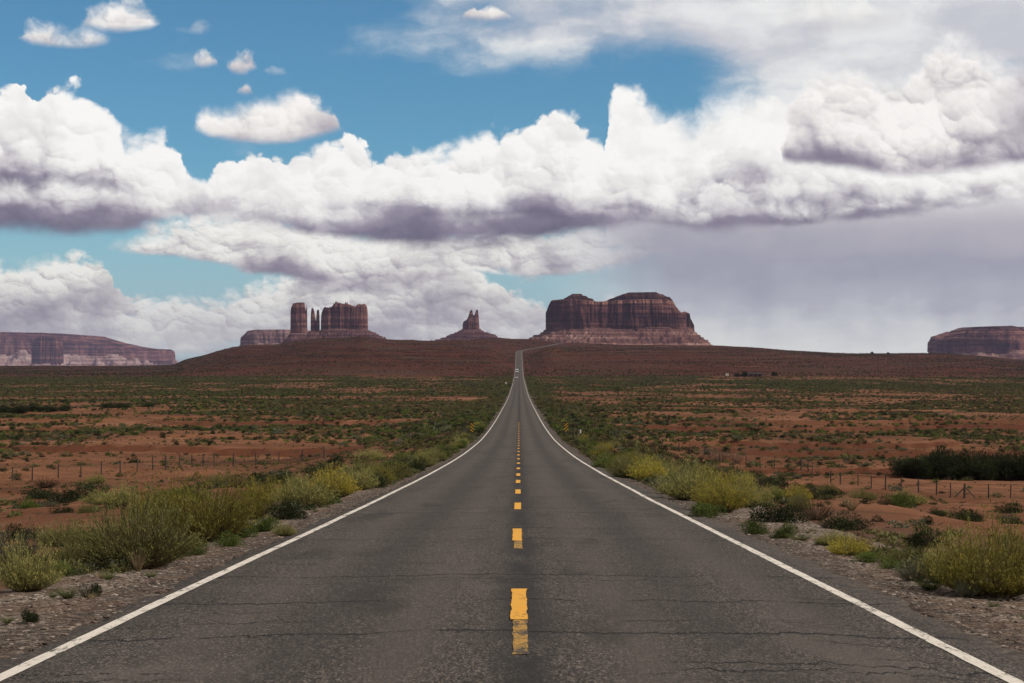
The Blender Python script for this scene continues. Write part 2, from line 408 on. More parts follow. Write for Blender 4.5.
# ------------------------------------------------------------------ lie of the land (z = 0 is the eye of the camera)
_PY = np.array([-60, 0, 14.2, 34, 49.5, 96.5, 127, 163, 202, 300, 405, 586, 770, 1110, 1500, 1850, 2145, 2413, 2704, 2900, 3125, 3400, 3515, 3700, 4150, 7000.])
_PZ = np.array([.9, -1.8, -2.38, -3.22, -3.88, -5.75, -6.85, -8.0, -9.1, -11.1, -12.75, -15.4, -17.5, -19.7, -21.1, -19.3, -13.4, -7.1, -1.26, 2.4, 6.3, 11.7, 12.1, 8.8, -10, -90.])
def pchip(xs, ys):
    h = np.diff(xs); d = np.diff(ys) / h
    m = np.zeros_like(ys); m[0], m[-1] = d[0], d[-1]
    for i in range(1, len(xs) - 1):
        if d[i - 1] * d[i] > 0:
            w1, w2 = 2 * h[i] + h[i - 1], h[i] + 2 * h[i - 1]
            m[i] = (w1 + w2) / (w1 / d[i - 1] + w2 / d[i])
    def f(x):
        x = np.clip(np.asarray(x, float), xs[0], xs[-1]); i = np.clip(np.searchsorted(xs, x) - 1, 0, len(xs) - 2)
        t = (x - xs[i]) / h[i]; t2, t3 = t * t, t * t * t
        return (2 * t3 - 3 * t2 + 1) * ys[i] + (t3 - 2 * t2 + t) * h[i] * m[i] + (-2 * t3 + 3 * t2) * ys[i + 1] + (t3 - t2) * h[i] * m[i + 1]
    return f
road_z = pchip(_PY, _PZ)
road_x = pchip(np.array([-100., 0, 1000, 2630, 2690, 2765, 2900, 3125, 3400, 3650, 7000]), np.array([0., 0, 0, 0, 1.6, 7.2, 21., 45., 75., 98., 360.]))
HALF = 4.02                                                 # half width of the asphalt
_RX = np.array([-1200, -300, 0, 100, 170, 186, 205, 220, 240, 281, 299, 325, 345, 362, 380, 400, 430, 470, 500, 530, 550, 570, 640, 712, 740, 800, 860, 930, 980, 1024, 1200, 2300.])
_RY = np.array([366, 366, 366, 366, 365.3, 359.5, 355, 350.5, 346.3, 344.0, 341, 338.4, 337.6, 336.3, 339, 340, 341, 339.6, 338.5, 338.6, 340.5, 343.2, 345.2, 345.6, 346.6, 351, 353.5, 353.2, 356, 360, 362, 362.])
ridge = pchip(np.arctan((_RX - VX) / F), (HZ - _RY) / F)     # skyline of the hills as tan(elevation) by bearing
R_RIDGE = 3500.0
def ground(x, y):
    x = np.asarray(x, float); y = np.asarray(y, float)
    r = np.hypot(x, y); yy = np.where(y > 0, np.maximum(r, 0), y)
    a = np.arctan2(x, np.maximum(y, 1e-3))
    # valley floor: follows the road's own descent, running on level to the foot of the hills
    base = road_z(np.minimum(np.where(y > 0, np.minimum(y * 0.35 + r * 0.65, 1500), y), 1500))
    nearw = sstep(r, 25, 140)
    base = base - 0.55 * sstep(np.abs(x), 6.5, 14)
    low = sstep(r, 38, 115) * (1 - sstep(r, 190, 430))
    base = base - low * (2.7 * sstep(x, 8, 23) + 1.7 * sstep(-x, 9, 24))
    rb = 226 + 18 * (fbm(x / 17, x * 0 + 2.2, seed=15) - .5)                      # the undercut bank of the wash on the right
    wsh = sstep(x, 12, 17) * (1 - sstep(x, 44, 60))
    base = base - 1.0 * wsh * sstep(r, rb - 60, rb - 8) * (1 - sstep(r, rb - .8, rb + .8)) + .35 * wsh * sstep(r, rb, rb + 1.2) * (1 - sstep(r, rb + 6, rb + 50))
    base = base + (fbm(x / 46, y / 46, seed=3) - .5) * 2.2 * sstep(np.abs(x), 7, 30) * sstep(r, 20, 120) * (1 - sstep(r, 600, 1100) * .6)
    base = base + (fbm(x / 7, y / 7, seed=5, oct=5, rough=.58) - .5) * 0.85 * sstep(np.abs(x), 6.8, 12) * (1 - sstep(r, 150, 400))
    # little cut banks facing the road's start, where water has run across the plain
    t = fbm(x / 170 + 3.1, y / 62 + 1.7, seed=11, oct=3)
    cut = sstep(np.abs(x), 13, 26) * sstep(r, 175, 200) * (1 - sstep(r, 420, 560))
    base = base + cut * (0.85 * sstep(t, .46, .475) + .6 * sstep(t, .58, .592) - .7)
    # the hill beyond
    zr = ridge(a) * R_RIDGE
    foot = 1560 + 200 * (fbm(a * 14 + 5, a * 3, seed=21) - .5)
    u = np.clip((r - foot) / (R_RIDGE - foot), 0, 1)
    prof = .62 * u + .38 * sstep(u, 0.0, .55)
    hill = -21.1 + (zr + 21.1) * prof
    rough = sstep(u, .02, .12) * np.clip((zr + 27) / 31, 0.1, 1.3)
    led = hill / 3.1 + 1.6 * (fbm(x / 420, y / 420, seed=31) - .5)
    fl = np.floor(led); fr = led - fl
    hill = hill + rough * (1 - sstep(u, .9, 1)) * (2.2 * (sstep(fr, .36, .50) - fr) + 5.0 * (fbm(x / 190, y / 150, seed=33) - .5) + 1.6 * (fbm(x / 30, y / 34, seed=37) - .5))
    hill = hill + np.where(u >= .9, 1, 0) * (fbm(x / 55, y / 90, seed=39) - .5) * 1.6 * sstep(u, .9, 1) * np.clip((zr + 27) / 31, 0.15, 1)
    w = sstep(r, foot - 40, foot + 60)
    z = base * (1 - w) + hill * w
    # land falls away behind the skyline
    z = z - sstep(r, R_RIDGE + 150, 5700) * (zr + 140) * np.where(r > R_RIDGE, 1, 0)
    # bench cut for the road
    d = np.abs(x - road_x(y))
    k = sstep(d, 6.6, 6.6 + np.where((y > 2450) & (y < 3650), 110.0, np.clip(4 + r * .012, 4, 40))) if np.ndim(d) else sstep(d, 6.6, 10)
    k = np.where((y > 3800), 1.0, k)
    rz = road_z(y)
    z = (rz - .16) * (1 - k) + z * k
    z = np.where(d < 6.6, rz - .16 - .40 * (1 - sstep(d, 5.9, 6.5)), z) if True else z
    z = np.where((d < 6.6) & (y > 3300), base * 0 - 78 + 0 * z, z) if False else z
    return z
def surf(x, y):
    "the ground as one would walk on it, gravel shoulders included"
    x = np.asarray(x, float); y = np.asarray(y, float); d = np.abs(x - road_x(y))
    s = road_z(y) + np.interp(d, [3.85, 4.0, 4.5, 5.5, 6.3, 6.8], [.0, -.035, -.045, -.09, -.13, -.36])
    return np.where(d < 6.8, np.maximum(s, ground(x, y)), ground(x, y))
def gz(x, y): return float(surf(np.array([x]), np.array([y]))[0])
def at(px, py, rmin=12.0, rmax=3450.0):
    "the point of the ground that is seen at a given spot of the photograph"
    a = (px - VX) / F; e = (HZ - py) / F
    ys = np.geomspace(rmin, rmax, 1600)
    hit = np.where(surf(a * ys, ys) >= e * ys)[0]
    i = hit[0] if len(hit) else len(ys) - 1
    y = ys[i]
    return a * y, y, gz(a * y, y)

# ------------------------------------------------------------------ ground sheet
th_f = np.radians(np.linspace(-19, 19, 780)); th_b = np.radians(np.linspace(19, 341, 110))[1:-1]
th = np.concatenate([th_f, th_b]); nt_ = len(th)
rr = np.concatenate([[0.5], np.geomspace(1.5, 60, 150), np.geomspace(60, 480, 400)[1:], np.geomspace(480, 3700, 250)[1:], np.geomspace(3700, 21000, 60)[1:]]); nr = len(rr)
TH, RR = np.meshgrid(th, rr); X = RR * np.sin(TH); Y = RR * np.cos(TH)
Z = ground(X, Y)
Z = np.where(RR > 9000, -140.0, Z)
gv = np.stack([X.ravel(), Y.ravel(), Z.ravel()], 1)
ii, jj = np.meshgrid(np.arange(nr - 1), np.arange(nt_), indexing='ij'); j2 = (jj + 1) % nt_
gf = np.stack([ii * nt_ + jj, (ii + 1) * nt_ + jj, (ii + 1) * nt_ + j2, ii * nt_ + j2], -1).reshape(-1, 4)[:, ::-1]
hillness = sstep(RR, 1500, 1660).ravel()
m, G = material('red desert soil')
P_ = position(G)
px_, py_, pz_ = G.sep(P_)
dist = G.m('SQRT', px_ * px_ + py_ * py_)
n1 = G.noise(G.vec(px_ * 0.6, py_, pz_), 0.05, 7, 0.66); n2 = G.noise(P_, 0.6, 7, 0.68); n3 = G.noise(P_, 9.0, 5, 0.6); nb = G.noise(P_, 0.008, 4, 0.55)
soil = G.ramp(n1 * 1.5 - 0.25 + (n2 - 0.5) * 0.45, [(0.25, (0.072, 0.029, 0.015)), (0.45, (0.140, 0.058, 0.029)), (0.62, (0.210, 0.092, 0.048)), (0.8, (0.29, 0.145, 0.085))])
soil = G.mix(G.smooth(G.noise(G.vec(px_ * 0.10, py_ * 0.28, 4.0), 1.0, 7, 0.7), 0.50, 0.62, 0.0, 0.6), soil, (0.085, 0.043, 0.025))
soil = G.mix(G.smooth(n3 * 0.5 + n2 * 0.5, 0.49, 0.62, 0.0, 0.6), soil, (0.075, 0.046, 0.030))
# steep little banks show a darker red
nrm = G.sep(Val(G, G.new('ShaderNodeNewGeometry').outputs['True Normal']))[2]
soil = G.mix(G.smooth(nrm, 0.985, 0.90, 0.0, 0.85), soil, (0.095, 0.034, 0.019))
# hill: layered shale and siltstone, painted dark as cloud shadow, crusted with scrub litter
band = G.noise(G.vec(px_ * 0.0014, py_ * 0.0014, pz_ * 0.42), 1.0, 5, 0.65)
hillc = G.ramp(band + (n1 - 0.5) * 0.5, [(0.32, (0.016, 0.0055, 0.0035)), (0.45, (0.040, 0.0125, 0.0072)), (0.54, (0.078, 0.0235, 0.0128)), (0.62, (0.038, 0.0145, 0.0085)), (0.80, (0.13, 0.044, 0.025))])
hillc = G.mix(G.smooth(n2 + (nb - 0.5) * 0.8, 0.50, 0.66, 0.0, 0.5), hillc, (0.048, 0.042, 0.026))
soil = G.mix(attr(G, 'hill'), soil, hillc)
# roadside: grey gravel and litter mixed in
edge = G.smooth(G.m('ABSOLUTE', px_) + (n2 - 0.5) * 4.0, 9.0, 5.5) * G.smooth(dist, 900.0, 500.0)
soil = G.mix(edge * 0.75, soil, G.mix(G.smooth(n3, 0.35, 0.7), (0.050, 0.034, 0.024), (0.135, 0.098, 0.074)))
finish(m, G, soil, 0.95, bump=n2 * 0.9 + n3 * 0.2, bump_d=0.22, spec=0.1)
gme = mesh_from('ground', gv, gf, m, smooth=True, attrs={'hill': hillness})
tag(link('ground', gme), kind='structure')

# ------------------------------------------------------------------ road
ry = np.concatenate([np.arange(-40, 8, 1.0), np.arange(8, 60, 0.2), np.geomspace(60, 3640, 440)[1:]])
def strip(name, xs, zoff, mat, parent=None, rows=ry, jig=None, kind=None):
    "a sheet that follows the road: xs are offsets from its centre line, zoff the heights over it"
    cx = road_x(rows); t = np.gradient(cx, rows); nx = 1 / np.sqrt(1 + t * t); ny = -t * nx
    zz = road_z(rows); n = len(xs)
    V = np.zeros((len(rows), n, 3))
    for j, (x, zo) in enumerate(zip(xs, zoff)):
        xo = x + (jig(rows, j) if jig is not None else 0)
        V[:, j, 0] = cx + nx * xo; V[:, j, 1] = rows + ny * xo; V[:, j, 2] = zz + zo
    i, j = np.meshgrid(np.arange(len(rows) - 1), np.arange(n - 1), indexing='ij')
    f = np.stack([i * n + j, i * n + j + 1, (i + 1) * n + j + 1, (i + 1) * n + j], -1).reshape(-1, 4)
    return V.reshape(-1, 3), f
camber = lambda x: -0.018 * abs(x)
m_asph, G = material('worn chip seal asphalt')
P_ = position(G); px_, py_, pz_ = G.sep(P_)
agv = G.sep(G.voro(G.vec(px_, py_ * 0.30, 0.0), 92.0, '2D', out='Color'))[0] * 0.6 + G.sep(G.voro(G.vec(px_, py_ * 0.25, 5.0), 64.0, '2D', out='Color'))[0] * 0.4
big = G.noise(P_, 0.45, 5, 0.6); fine = G.noise(G.vec(px_, py_ * 0.35, 0.0), 22.0, 5, 0.75); mid = G.noise(G.vec(px_ * 1.2, py_ * 0.16, 0.0), 1.0, 5, 0.6)
grit = agv * 0.62 + fine * 0.38
asph = G.ramp(grit, [(0.28, (0.011, 0.0089, 0.0074)), (0.43, (0.036, 0.0298, 0.0252)), (0.57, (0.068, 0.0568, 0.0484)), (0.78, (0.215, 0.181, 0.155))])
asph = G.mix(G.smooth(mid, 0.38, 0.68, 0.0, 0.42), asph, (0.030, 0.0255, 0.0225))
asph = G.mix(G.smooth(big, 0.52, 0.75, 0.0, 0.28), asph, (0.105, 0.093, 0.083))
ax_ = G.m('ABSOLUTE', px_)
wheel = G.m('ADD', G.smooth(G.m('ABSOLUTE', ax_ - 0.95), 0.55, 0.0), G.smooth(G.m('ABSOLUTE', ax_ - 2.65), 0.55, 0.0))
asph = G.mix(wheel * G.smooth(mid, 0.3, 0.6, 0.20, 0.50), asph, (0.092, 0.078, 0.066))
oil = G.smooth(G.m('ABSOLUTE', ax_ - 1.8) + (mid - 0.5) * 0.5, 0.55, 0.0)
asph = G.mix(oil * 0.42, asph, (0.034, 0.030, 0.029))
# dark sealed joint down the middle, with smears of tar
smear = G.noise(G.vec(px_ * 1.6, py_ * 0.35, 3.0), 1.0, 5, 0.65)
mid_d = G.smooth(G.m('ABSOLUTE', px_ - 0.03) + (smear - 0.5) * 0.7, 0.42, 0.04)
asph = G.mix(mid_d * G.smooth(smear, 0.35, 0.58, 0.25, 0.95), asph, (0.019, 0.0165, 0.0155))
# old resurfaced patches and stains, long and irregular
pt = G.noise(G.vec(px_ * 0.55 + 3.0, py_ * 0.11, 2.0), 1.0, 6, 0.62)
asph = G.mix(G.smooth(pt, 0.57, 0.63, 0.0, 0.45), asph, (0.022, 0.0185, 0.016))
asph = G.mix(G.smooth(pt, 0.40, 0.33, 0.0, 0.35), asph, (0.115, 0.098, 0.083))
# transverse cracks, sealed and unsealed
wob = G.noise(G.vec(px_ * 0.55, py_ * 0.05, 1.0), 1.0, 7, 0.7) - 0.5
def cracks(freq, wid, seed, amp, gap):
    yy = py_ + wob * amp + px_ * (0.02 * seed - 0.03)
    d = G.voro(yy * freq + seed * 7.3, 1.0, '1D')
    br = G.noise(G.vec(px_ * 0.5 + seed * 9, py_ * 0.5, 0.0), 1.0, 3, 0.6)
    wn = G.noise(G.vec(px_ * 3.0, py_ * 3.0 + seed, 0.0), 1.0, 3, 0.6)
    return G.smooth(d, wn * (wid * freq * 2.0), wn * (wid * freq * 0.7)) * G.smooth(br, gap, gap + 0.06)
ck = cracks(0.20, 0.08, 1.0, 2.4, 0.42).max(cracks(0.37, 0.045, 2.0, 3.6, 0.50)).max(cracks(0.9, 0.025, 3.0, 4.0, 0.55))
fade = G.smooth(py_, 120.0, 22.0, 0.25, 1.0)
asph = G.mix(ck * 0.95 * fade, asph, (0.008, 0.007, 0.007))
# pale scuffs
sc = G.noise(G.vec(px_ * 1.1 + 4.0, py_ * 2.6, 8.0), 1.0, 4, 0.7)
asph = G.mix(G.smooth(sc, 0.70, 0.76, 0.0, 0.30), asph, (0.27, 0.26, 0.25))
# the ragged outer lip of the seal coat is dusted over
lst = G.sep(G.voro(P_, 26.0, '3D', out='Color'))[0]; lf2 = G.noise(P_, 5.0, 6, 0.65)
lgc = G.ramp(lst * 0.5 + lf2 * 0.5, [(0.25, (0.026, 0.019, 0.0145)), (0.45, (0.070, 0.054, 0.042)), (0.62, (0.115, 0.090, 0.072)), (0.85, (0.28, 0.23, 0.19))])
lip = G.smooth(ax_ + (lf2 - 0.5) * 0.7 + (big - 0.5) * 0.5, 3.80, 3.98)
asph = G.mix(lip * 0.9, asph, G.mix(0.45, lgc, (0.030, 0.025, 0.022)))
finish(m_asph, G, asph, 0.82, bump=grit * 1.0 - ck * 1.2, bump_d=0.008, spec=0.28)
xs = [-4.25, -HALF, -3.55, -1.8, 0, 1.8, 3.55, HALF, 4.25]; zs = [-.16] + [camber(x) + .072 for x in xs[1:-1]] + [-.16]
jr = lambda rows, j: (0.22 * (fbm(rows / 1.6, rows * 0 + j, seed=51) - .5) + .26 * (fbm(rows / .35, rows * 0 + j, seed=53) - .5)) if j in (0, 1, 7, 8) else 0 * rows
v, f = strip('road', xs, zs, None, jig=jr)
road = tag(link('road', mesh_from('road', v, f, m_asph)), kind='structure')

# shoulders of loose gravel, sloping off to the verge
m_grav, G = material('roadside gravel')
P_ = position(G); px_, py_, pz_ = G.sep(P_)
st = G.sep(G.voro(P_, 26.0, '3D', out='Color'))[0]; sd_ = G.voro(P_, 26.0, '3D'); f2 = G.noise(P_, 5.0, 6, 0.65); f3 = G.noise(P_, 0.7, 5, 0.6)
gc = G.ramp(st * 0.5 + f2 * 0.5, [(0.25, (0.030, 0.023, 0.018)), (0.42, (0.095, 0.074, 0.058)), (0.58, (0.180, 0.143, 0.115)), (0.80, (0.38, 0.315, 0.265))])
gc = G.mix(G.smooth(f3, 0.42, 0.62, 0.0, 0.55), gc, (0.090, 0.047, 0.030))
# spilt tar and broken seal near the edge of the road
tar = G.smooth(G.m('ABSOLUTE', px_) + (f3 - 0.5) * 0.9 + (f2 - 0.5) * 0.5, 4.85, 4.4)
gc = G.mix(tar * G.smooth(f2, 0.42, 0.58, 0.05, 0.8), gc, (0.026, 0.0215, 0.019))
finish(m_grav, G, gc, 0.95, bump=sd_ * -0.5 + f2 * 0.9, bump_d=0.03, spec=0.15)
srow = np.concatenate([np.arange(-10, 50, .12), np.arange(50, 120, .5), np.geomspace(120, 1560, 220)])
for sgn in (-1, 1):
    offs = np.array([3.85, 4.15, 4.3, 4.5, 4.7, 4.9, 5.1, 5.3, 5.5, 5.7, 5.95, 6.3, 6.8]) * sgn
    zz = np.interp(np.abs(offs), [3.85, 4.0, 4.5, 5.5, 6.3, 6.8], [-.10, -.035, -.045, -.09, -.13, -.36])
    v, f = strip('shoulder', offs[::sgn], zz[::sgn], None, rows=srow)
    far_ = sstep(v[:, 1], 70, 150)[:, None]; ctr = road_x(v[:, 1])
    v[:, 2] -= (far_[:, 0] * .16 * sstep(np.abs(v[:, 0] - ctr), 4.7, 5.3))
    n_ = 0.075 * (fbm(v[:, 0] / .5, v[:, 1] / .5, seed=61) - .5) + .035 * (fbm(v[:, 0] / .12, v[:, 1] / .12, seed=63) - .5)
    v[:, 2] += n_ * sstep(np.abs(v[:, 0]), 4.15, 4.6)
    tag(link('gravel_shoulder', mesh_from('gravel_shoulder', v, f, m_grav, smooth=True)), kind='structure')

# painted lines: thin sheets over the asphalt
def paint(name, rgb, dirt, lo, hi):
    m, G = material(name)
    P_ = position(G)
    q_ = G.vm('MULTIPLY', P_, (1.0, 0.3, 1.0)); w = G.noise(q_, 9.0, 6, 0.72); w2 = G.noise(q_, 50.0, 4, 0.7); w3 = G.noise(P_, 0.9, 3, 0.5)
    t = w * 0.5 + w2 * 0.35 + w3 * 0.15
    c = G.mix(G.smooth(t, lo, hi), tuple(rgb), tuple(dirt))
    return finish(m, G, c, 0.7, bump=w2, bump_d=0.004, spec=0.25)
m_white = paint('worn white road paint', (0.66, 0.61, 0.55), (0.10, 0.09, 0.08), 0.50, 0.60)
m_yel = paint('yellow road paint', (0.70, 0.35, 0.045), (0.16, 0.10, 0.045), 0.53, 0.66)
m_old = paint('old faded yellow paint', (0.40, 0.23, 0.05), (0.055, 0.046, 0.038), 0.46, 0.54)
for x0, x1, sd0 in ((-3.83, -3.70, 1), (3.46, 3.59, 2)):
    jl = lambda rows, j, s=sd0: .018 * (fbm(rows / .7, rows * 0 + j * 3, seed=70 + s) - .5) + .03 * (fbm(rows / 9, rows * 0, seed=75 + s) - .5)
    v, f = strip('edge_line', [x0, x1], [camber(x0) + .077, camber(x1) + .077], None, rows=np.concatenate([np.arange(5, 90, .18), np.geomspace(90, 3630, 440)]), jig=jl)
    # follow the road's flat facets
    link('edge_line', mesh_from('edge_line', v, f, m_white), road)
def dash(name, y0, y1, x, w, mat, lift):
    rows = np.linspace(y0, y1, 61); z = np.interp(rows, ry, road_z(ry)) + lift + camber(x); cx = road_x(rows)
    v = np.stack([np.concatenate([cx + x - w / 2, cx + x + w / 2]), np.concatenate([rows, rows]), np.concatenate([z, z])], 1)
    v[:61, 0] += .03 * (fbm(rows / .25, rows * 0 + y0, seed=77) - .5); v[61:, 0] += .03 * (fbm(rows / .25, rows * 0 + y0, seed=78) - .5)
    i = np.arange(60); f = np.stack([i, i + 61, i + 62, i + 1], 1)[:, ::-1]
    link(name, mesh_from(name, v, f[:, ::-1], mat), road)
def road_y(py):
    ys = np.linspace(12, 900, 40000); e = (HZ - py) / F
    return float(ys[np.argmax(road_z(ys) + .07 >= e * ys)])
starts = [(road_y(b), road_y(t)) for b, t in ((620.5, 589.5), (541, 529), (509.6, 503), (494, 489.7), (483.2, 480.2), (476, 473.6))]
yk = starts[-1][0] + 12.2
while yk < 1300: starts.append((yk, yk + 3.2)); yk += 12.2
for k, (a, b) in enumerate(starts):
    if a < 300: dash('centre_dash', a, b, -0.03 if k else 0.0, .155, m_yel, .0815)
dash('faded_dash', road_y(655), road_y(612), 0.010, .125, m_old, .0775)
dash('faded_dash', road_y(549), road_y(533), -0.015, .13, m_old, .0775)
# ------------------------------------------------------------------ buttes and mesas
def rock_mat(name, dark, mid, light, strata=0.05, streak=1.0):
    m, G = material(name)
    P_ = position(G); x, y, z = G.sep(P_)
    v = G.noise(G.vec(x * 0.03, y * 0.03, z * 0.005), 1.0, 5, 0.6)          # desert varnish hanging down the walls
    b = G.noise(G.vec(x * 0.0012, y * 0.0012, z * strata), 1.0, 4, 0.7)       # bedding
    n = G.noise(P_, 0.03, 6, 0.65)
    big = G.noise(P_, 0.006, 4, 0.6)
    t = 0.5 + (v - 0.5) * (0.62 * streak) + (b - 0.5) * 1.9 + (n - 0.5) * 0.8 + (big - 0.5) * 0.8
    t = t + 0.0
    c = G.ramp(t, [(0.22, dark), (0.50, mid), (0.80, light)])
    return finish(m, G, c, 0.95, bump=v * 0.9 + n * 0.6 + b * 0.3, bump_d=16.0, spec=0.08)
m_cliff = rock_mat('red sandstone wall', (0.032, 0.012, 0.013), (0.105, 0.041, 0.036), (0.265, 0.130, 0.103))
m_cap = rock_mat('dark capping beds', (0.032, 0.014, 0.013), (0.080, 0.038, 0.033), (0.22, 0.125, 0.10), strata=0.12, streak=0.4)
m_talus = rock_mat('scree and shale slope', (0.070, 0.030, 0.026), (0.175, 0.088, 0.074), (0.330, 0.205, 0.172), strata=0.075, streak=0.5)
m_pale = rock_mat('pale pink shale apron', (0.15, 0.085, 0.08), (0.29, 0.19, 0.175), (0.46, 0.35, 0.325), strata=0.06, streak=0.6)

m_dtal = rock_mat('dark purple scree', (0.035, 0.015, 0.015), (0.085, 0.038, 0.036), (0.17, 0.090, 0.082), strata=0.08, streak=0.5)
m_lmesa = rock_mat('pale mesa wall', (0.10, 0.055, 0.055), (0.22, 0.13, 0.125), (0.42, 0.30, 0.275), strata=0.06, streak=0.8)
def px_x(px, D): return (px - VX) / F * D
def px_z(py, D): return (HZ - py) / F * D
def cliff(name, D, top, base, mat, parent, depth=0.6, flute=0.05, batter=0.06, seed=0, nth=520, nz=44, ybase=None, square=3.0, off=0.0, ledge=0.0, dome=0.0, jag=0.0):
    """a free-standing wall of rock: `top` is the skyline, [(px, py)...]; `base` the foot of the wall; seen at distance D, `depth` times as deep as wide"""
    top = sorted(top); xs = np.array([px_x(p, D) for p, _ in top]); zs = np.array([px_z(q, D) for _, q in top])
    bx = np.array([px_x(p, D) for p, _ in sorted(base)]); bz = np.array([px_z(q, D) for _, q in sorted(base)])
    x0, x1 = xs[0], xs[-1]; xc, a = (x0 + x1) / 2, (x1 - x0) / 2; b = a * depth
    th = np.linspace(0, 2 * np.pi, nth, endpoint=False)
    # spread the columns evenly along the outline
    c, s = np.cos(th), np.sin(th); p = 2.0 / square
    ux, uy = np.sign(c) * np.abs(c) ** p, np.sign(s) * np.abs(s) ** p
    seg = np.hypot(np.diff(np.append(ux, ux[0])) * a, np.diff(np.append(uy, uy[0])) * b); L = np.concatenate([[0], np.cumsum(seg)])
    tt = np.interp(np.linspace(0, L[-1], nth, endpoint=False), L, np.append(np.arange(nth), nth)); i0 = np.floor(tt).astype(int) % nth; w = tt - np.floor(tt)
    ux = ux[i0] * (1 - w) + ux[(i0 + 1) % nth] * w; uy = uy[i0] * (1 - w) + uy[(i0 + 1) % nth] * w
    X0, Y0 = xc + a * ux, b * uy
    H = np.interp(X0, xs, zs); B = np.interp(X0, bx, bz)
    if jag: H = H + jag * (fbm(X0 / (a * .09), X0 * 0 + 3, seed=seed + 9, oct=3) - .5) * sstep(np.abs(X0 - xc), a, a * .8)
    nx, ny = ux / np.maximum(np.hypot(ux, uy), 1e-6), uy / np.maximum(np.hypot(ux, uy), 1e-6)
    hh = float(zs.max() - bz.min()); V = []
    ts = np.linspace(0, 1, nz)
    for t in ts:
        z = B + (H - B) * t
        fl = flute * a * (fbm(X0 / (.20 * a), Y0 / (.20 * a), z / (hh * 2.2), seed=seed) - .5) * 4.4
        fl = fl + flute * .45 * a * (np.abs(fbm(X0 / (.05 * a), Y0 / (.05 * a), z / (hh * 1.2), seed=seed + 4) - .5) * -3.2 + .35)
        inn = batter * hh * t ** 1.3 + ledge * hh * (sstep(np.array(t), .80, .84) + .6 * sstep(np.array(t), .9, .93))
        bulge = -.02 * hh * np.sin(np.pi * t)
        k = sstep(np.abs(ux), 1.0, .9)      # keep the ends of the skyline where they are
        d = fl * (.2 + .8 * k) - inn * (.08 + .92 * k) - bulge * k
        V.append(np.stack([X0 + nx * d * (.3 + .3 * (1 - k)), Y0 + ny * d, z], 1))
    last = V[-1]
    for q in (.93, .8, .6, .35, .1):
        xx = xc + (last[:, 0] - xc) * q; yy = last[:, 1] * q
        zt = np.interp(xx, xs, zs) + dome * hh * (1 - q) * .15 + hh * .02 * (fbm(xx / (a * .1), yy / (a * .1), seed=seed + 7) - .5)
        V.append(np.stack([xx, yy, zt], 1))
    V = np.concatenate(V); R = len(V) // nth
    i, j = np.meshgrid(np.arange(R - 1), np.arange(nth), indexing='ij'); j2 = (j + 1) % nth
    f = np.stack([i * nth + j, i * nth + j2, (i + 1) * nth + j2, (i + 1) * nth + j], -1).reshape(-1, 4)
    V[:, 1] += D + off
    V -= np.array(parent.location)
    return link(name, mesh_from(name, V, f, mat), parent)
def apron(name, D, xl, xr, yb, inner, mat, parent, depth=0.6, seed=0, nth=420, nr=40, gully=0.16, steps=0.85, off=0.0, bench=()):
    """a skirt of scree: from px xl..xr at level yb up to the foot of the wall, `inner` = (px left, px right, py) ; bench: (height 0-1, width) ledges"""
    xo0, xo1 = px_x(xl, D), px_x(xr, D); xi0, xi1 = px_x(inner[0], D), px_x(inner[1], D)
    zi, zo = px_z(inner[2], D), px_z(yb, D)
    ai, ci = (xi1 - xi0) / 2, (xi0 + xi1) / 2; bi = ai * depth
    th = np.linspace(0, 2 * np.pi, nth, endpoint=False); c, s = np.cos(th), np.sin(th)
    uxi, uyi = np.sign(c) * np.abs(c) ** .72, np.sign(s) * np.abs(s) ** .72
    run = np.where(c < 0, xi0 - xo0, xo1 - xi1); run = run * c ** 2 + (abs(xi0 - xo0) + abs(xo1 - xi1)) / 2 * s ** 2
    V = []
    for t in np.linspace(0, 1, nr):
        hgt = 1 - t
        for h0, w0 in bench: hgt = hgt + w0 * (sstep(np.array(hgt), h0 - w0 * .25, h0 + w0 * .25) - sstep(np.array(hgt), h0 - w0 * 2, h0 + w0 * 2))
        rr_ = run * (t ** 1.25 if t > 0 else 0)
        X = ci + (ai * .96) * uxi + c * rr_; Y = (bi * .96) * uyi + s * rr_
        gl = gully * 1.5 * abs(zi - zo) * (np.abs(fbm(X / (ai * .085) + seed, Y / (ai * .085) + t * .6, seed=seed) - .5) * 2.6 - .35) * np.sin(np.pi * min(t * 1.05 + .03, 1))
        gl = gl + .05 * abs(zi - zo) * (fbm(X / 60, Y / 60, seed=seed + 3) - .5)
        lo = zo - (220 if t == 1 else 0)
        z = zo + (zi - zo) * hgt + gl
        st = (z / (abs(zi - zo) * .105)); fr = st - np.floor(st)
        z = z + steps * abs(zi - zo) * .105 * (sstep(fr, .55, .8) - fr)
        V.append(np.stack([X, Y, z], 1))
    # close over the top, under the wall
    for q in (.6, .2): 
        v0 = V[0] if q == .6 else V[0]
        V.insert(0, np.stack([ci + (v0[:, 0] - ci) * q, v0[:, 1] * q, v0[:, 2]], 1)) if q == .6 else None
    V = np.concatenate(V); R = len(V) // nth
    i, j = np.meshgrid(np.arange(R - 1), np.arange(nth), indexing='ij'); j2 = (j + 1) % nth
    f = np.stack([i * nth + j, (i + 1) * nth + j, (i + 1) * nth + j2, i * nth + j2], -1).reshape(-1, 4)
    V[:, 1] += D + off
    V -= np.array(parent.location)
    return link(name, mesh_from(name, V, f, mat, smooth=False), parent)
def butte(name, D, px, label, cat):
    e = bpy.data.objects.new(name, None); COL.objects.link(e); e.location = (px_x(px, D), D, -140.0); e.empty_display_size = 50
    return tag(e, label, cat)

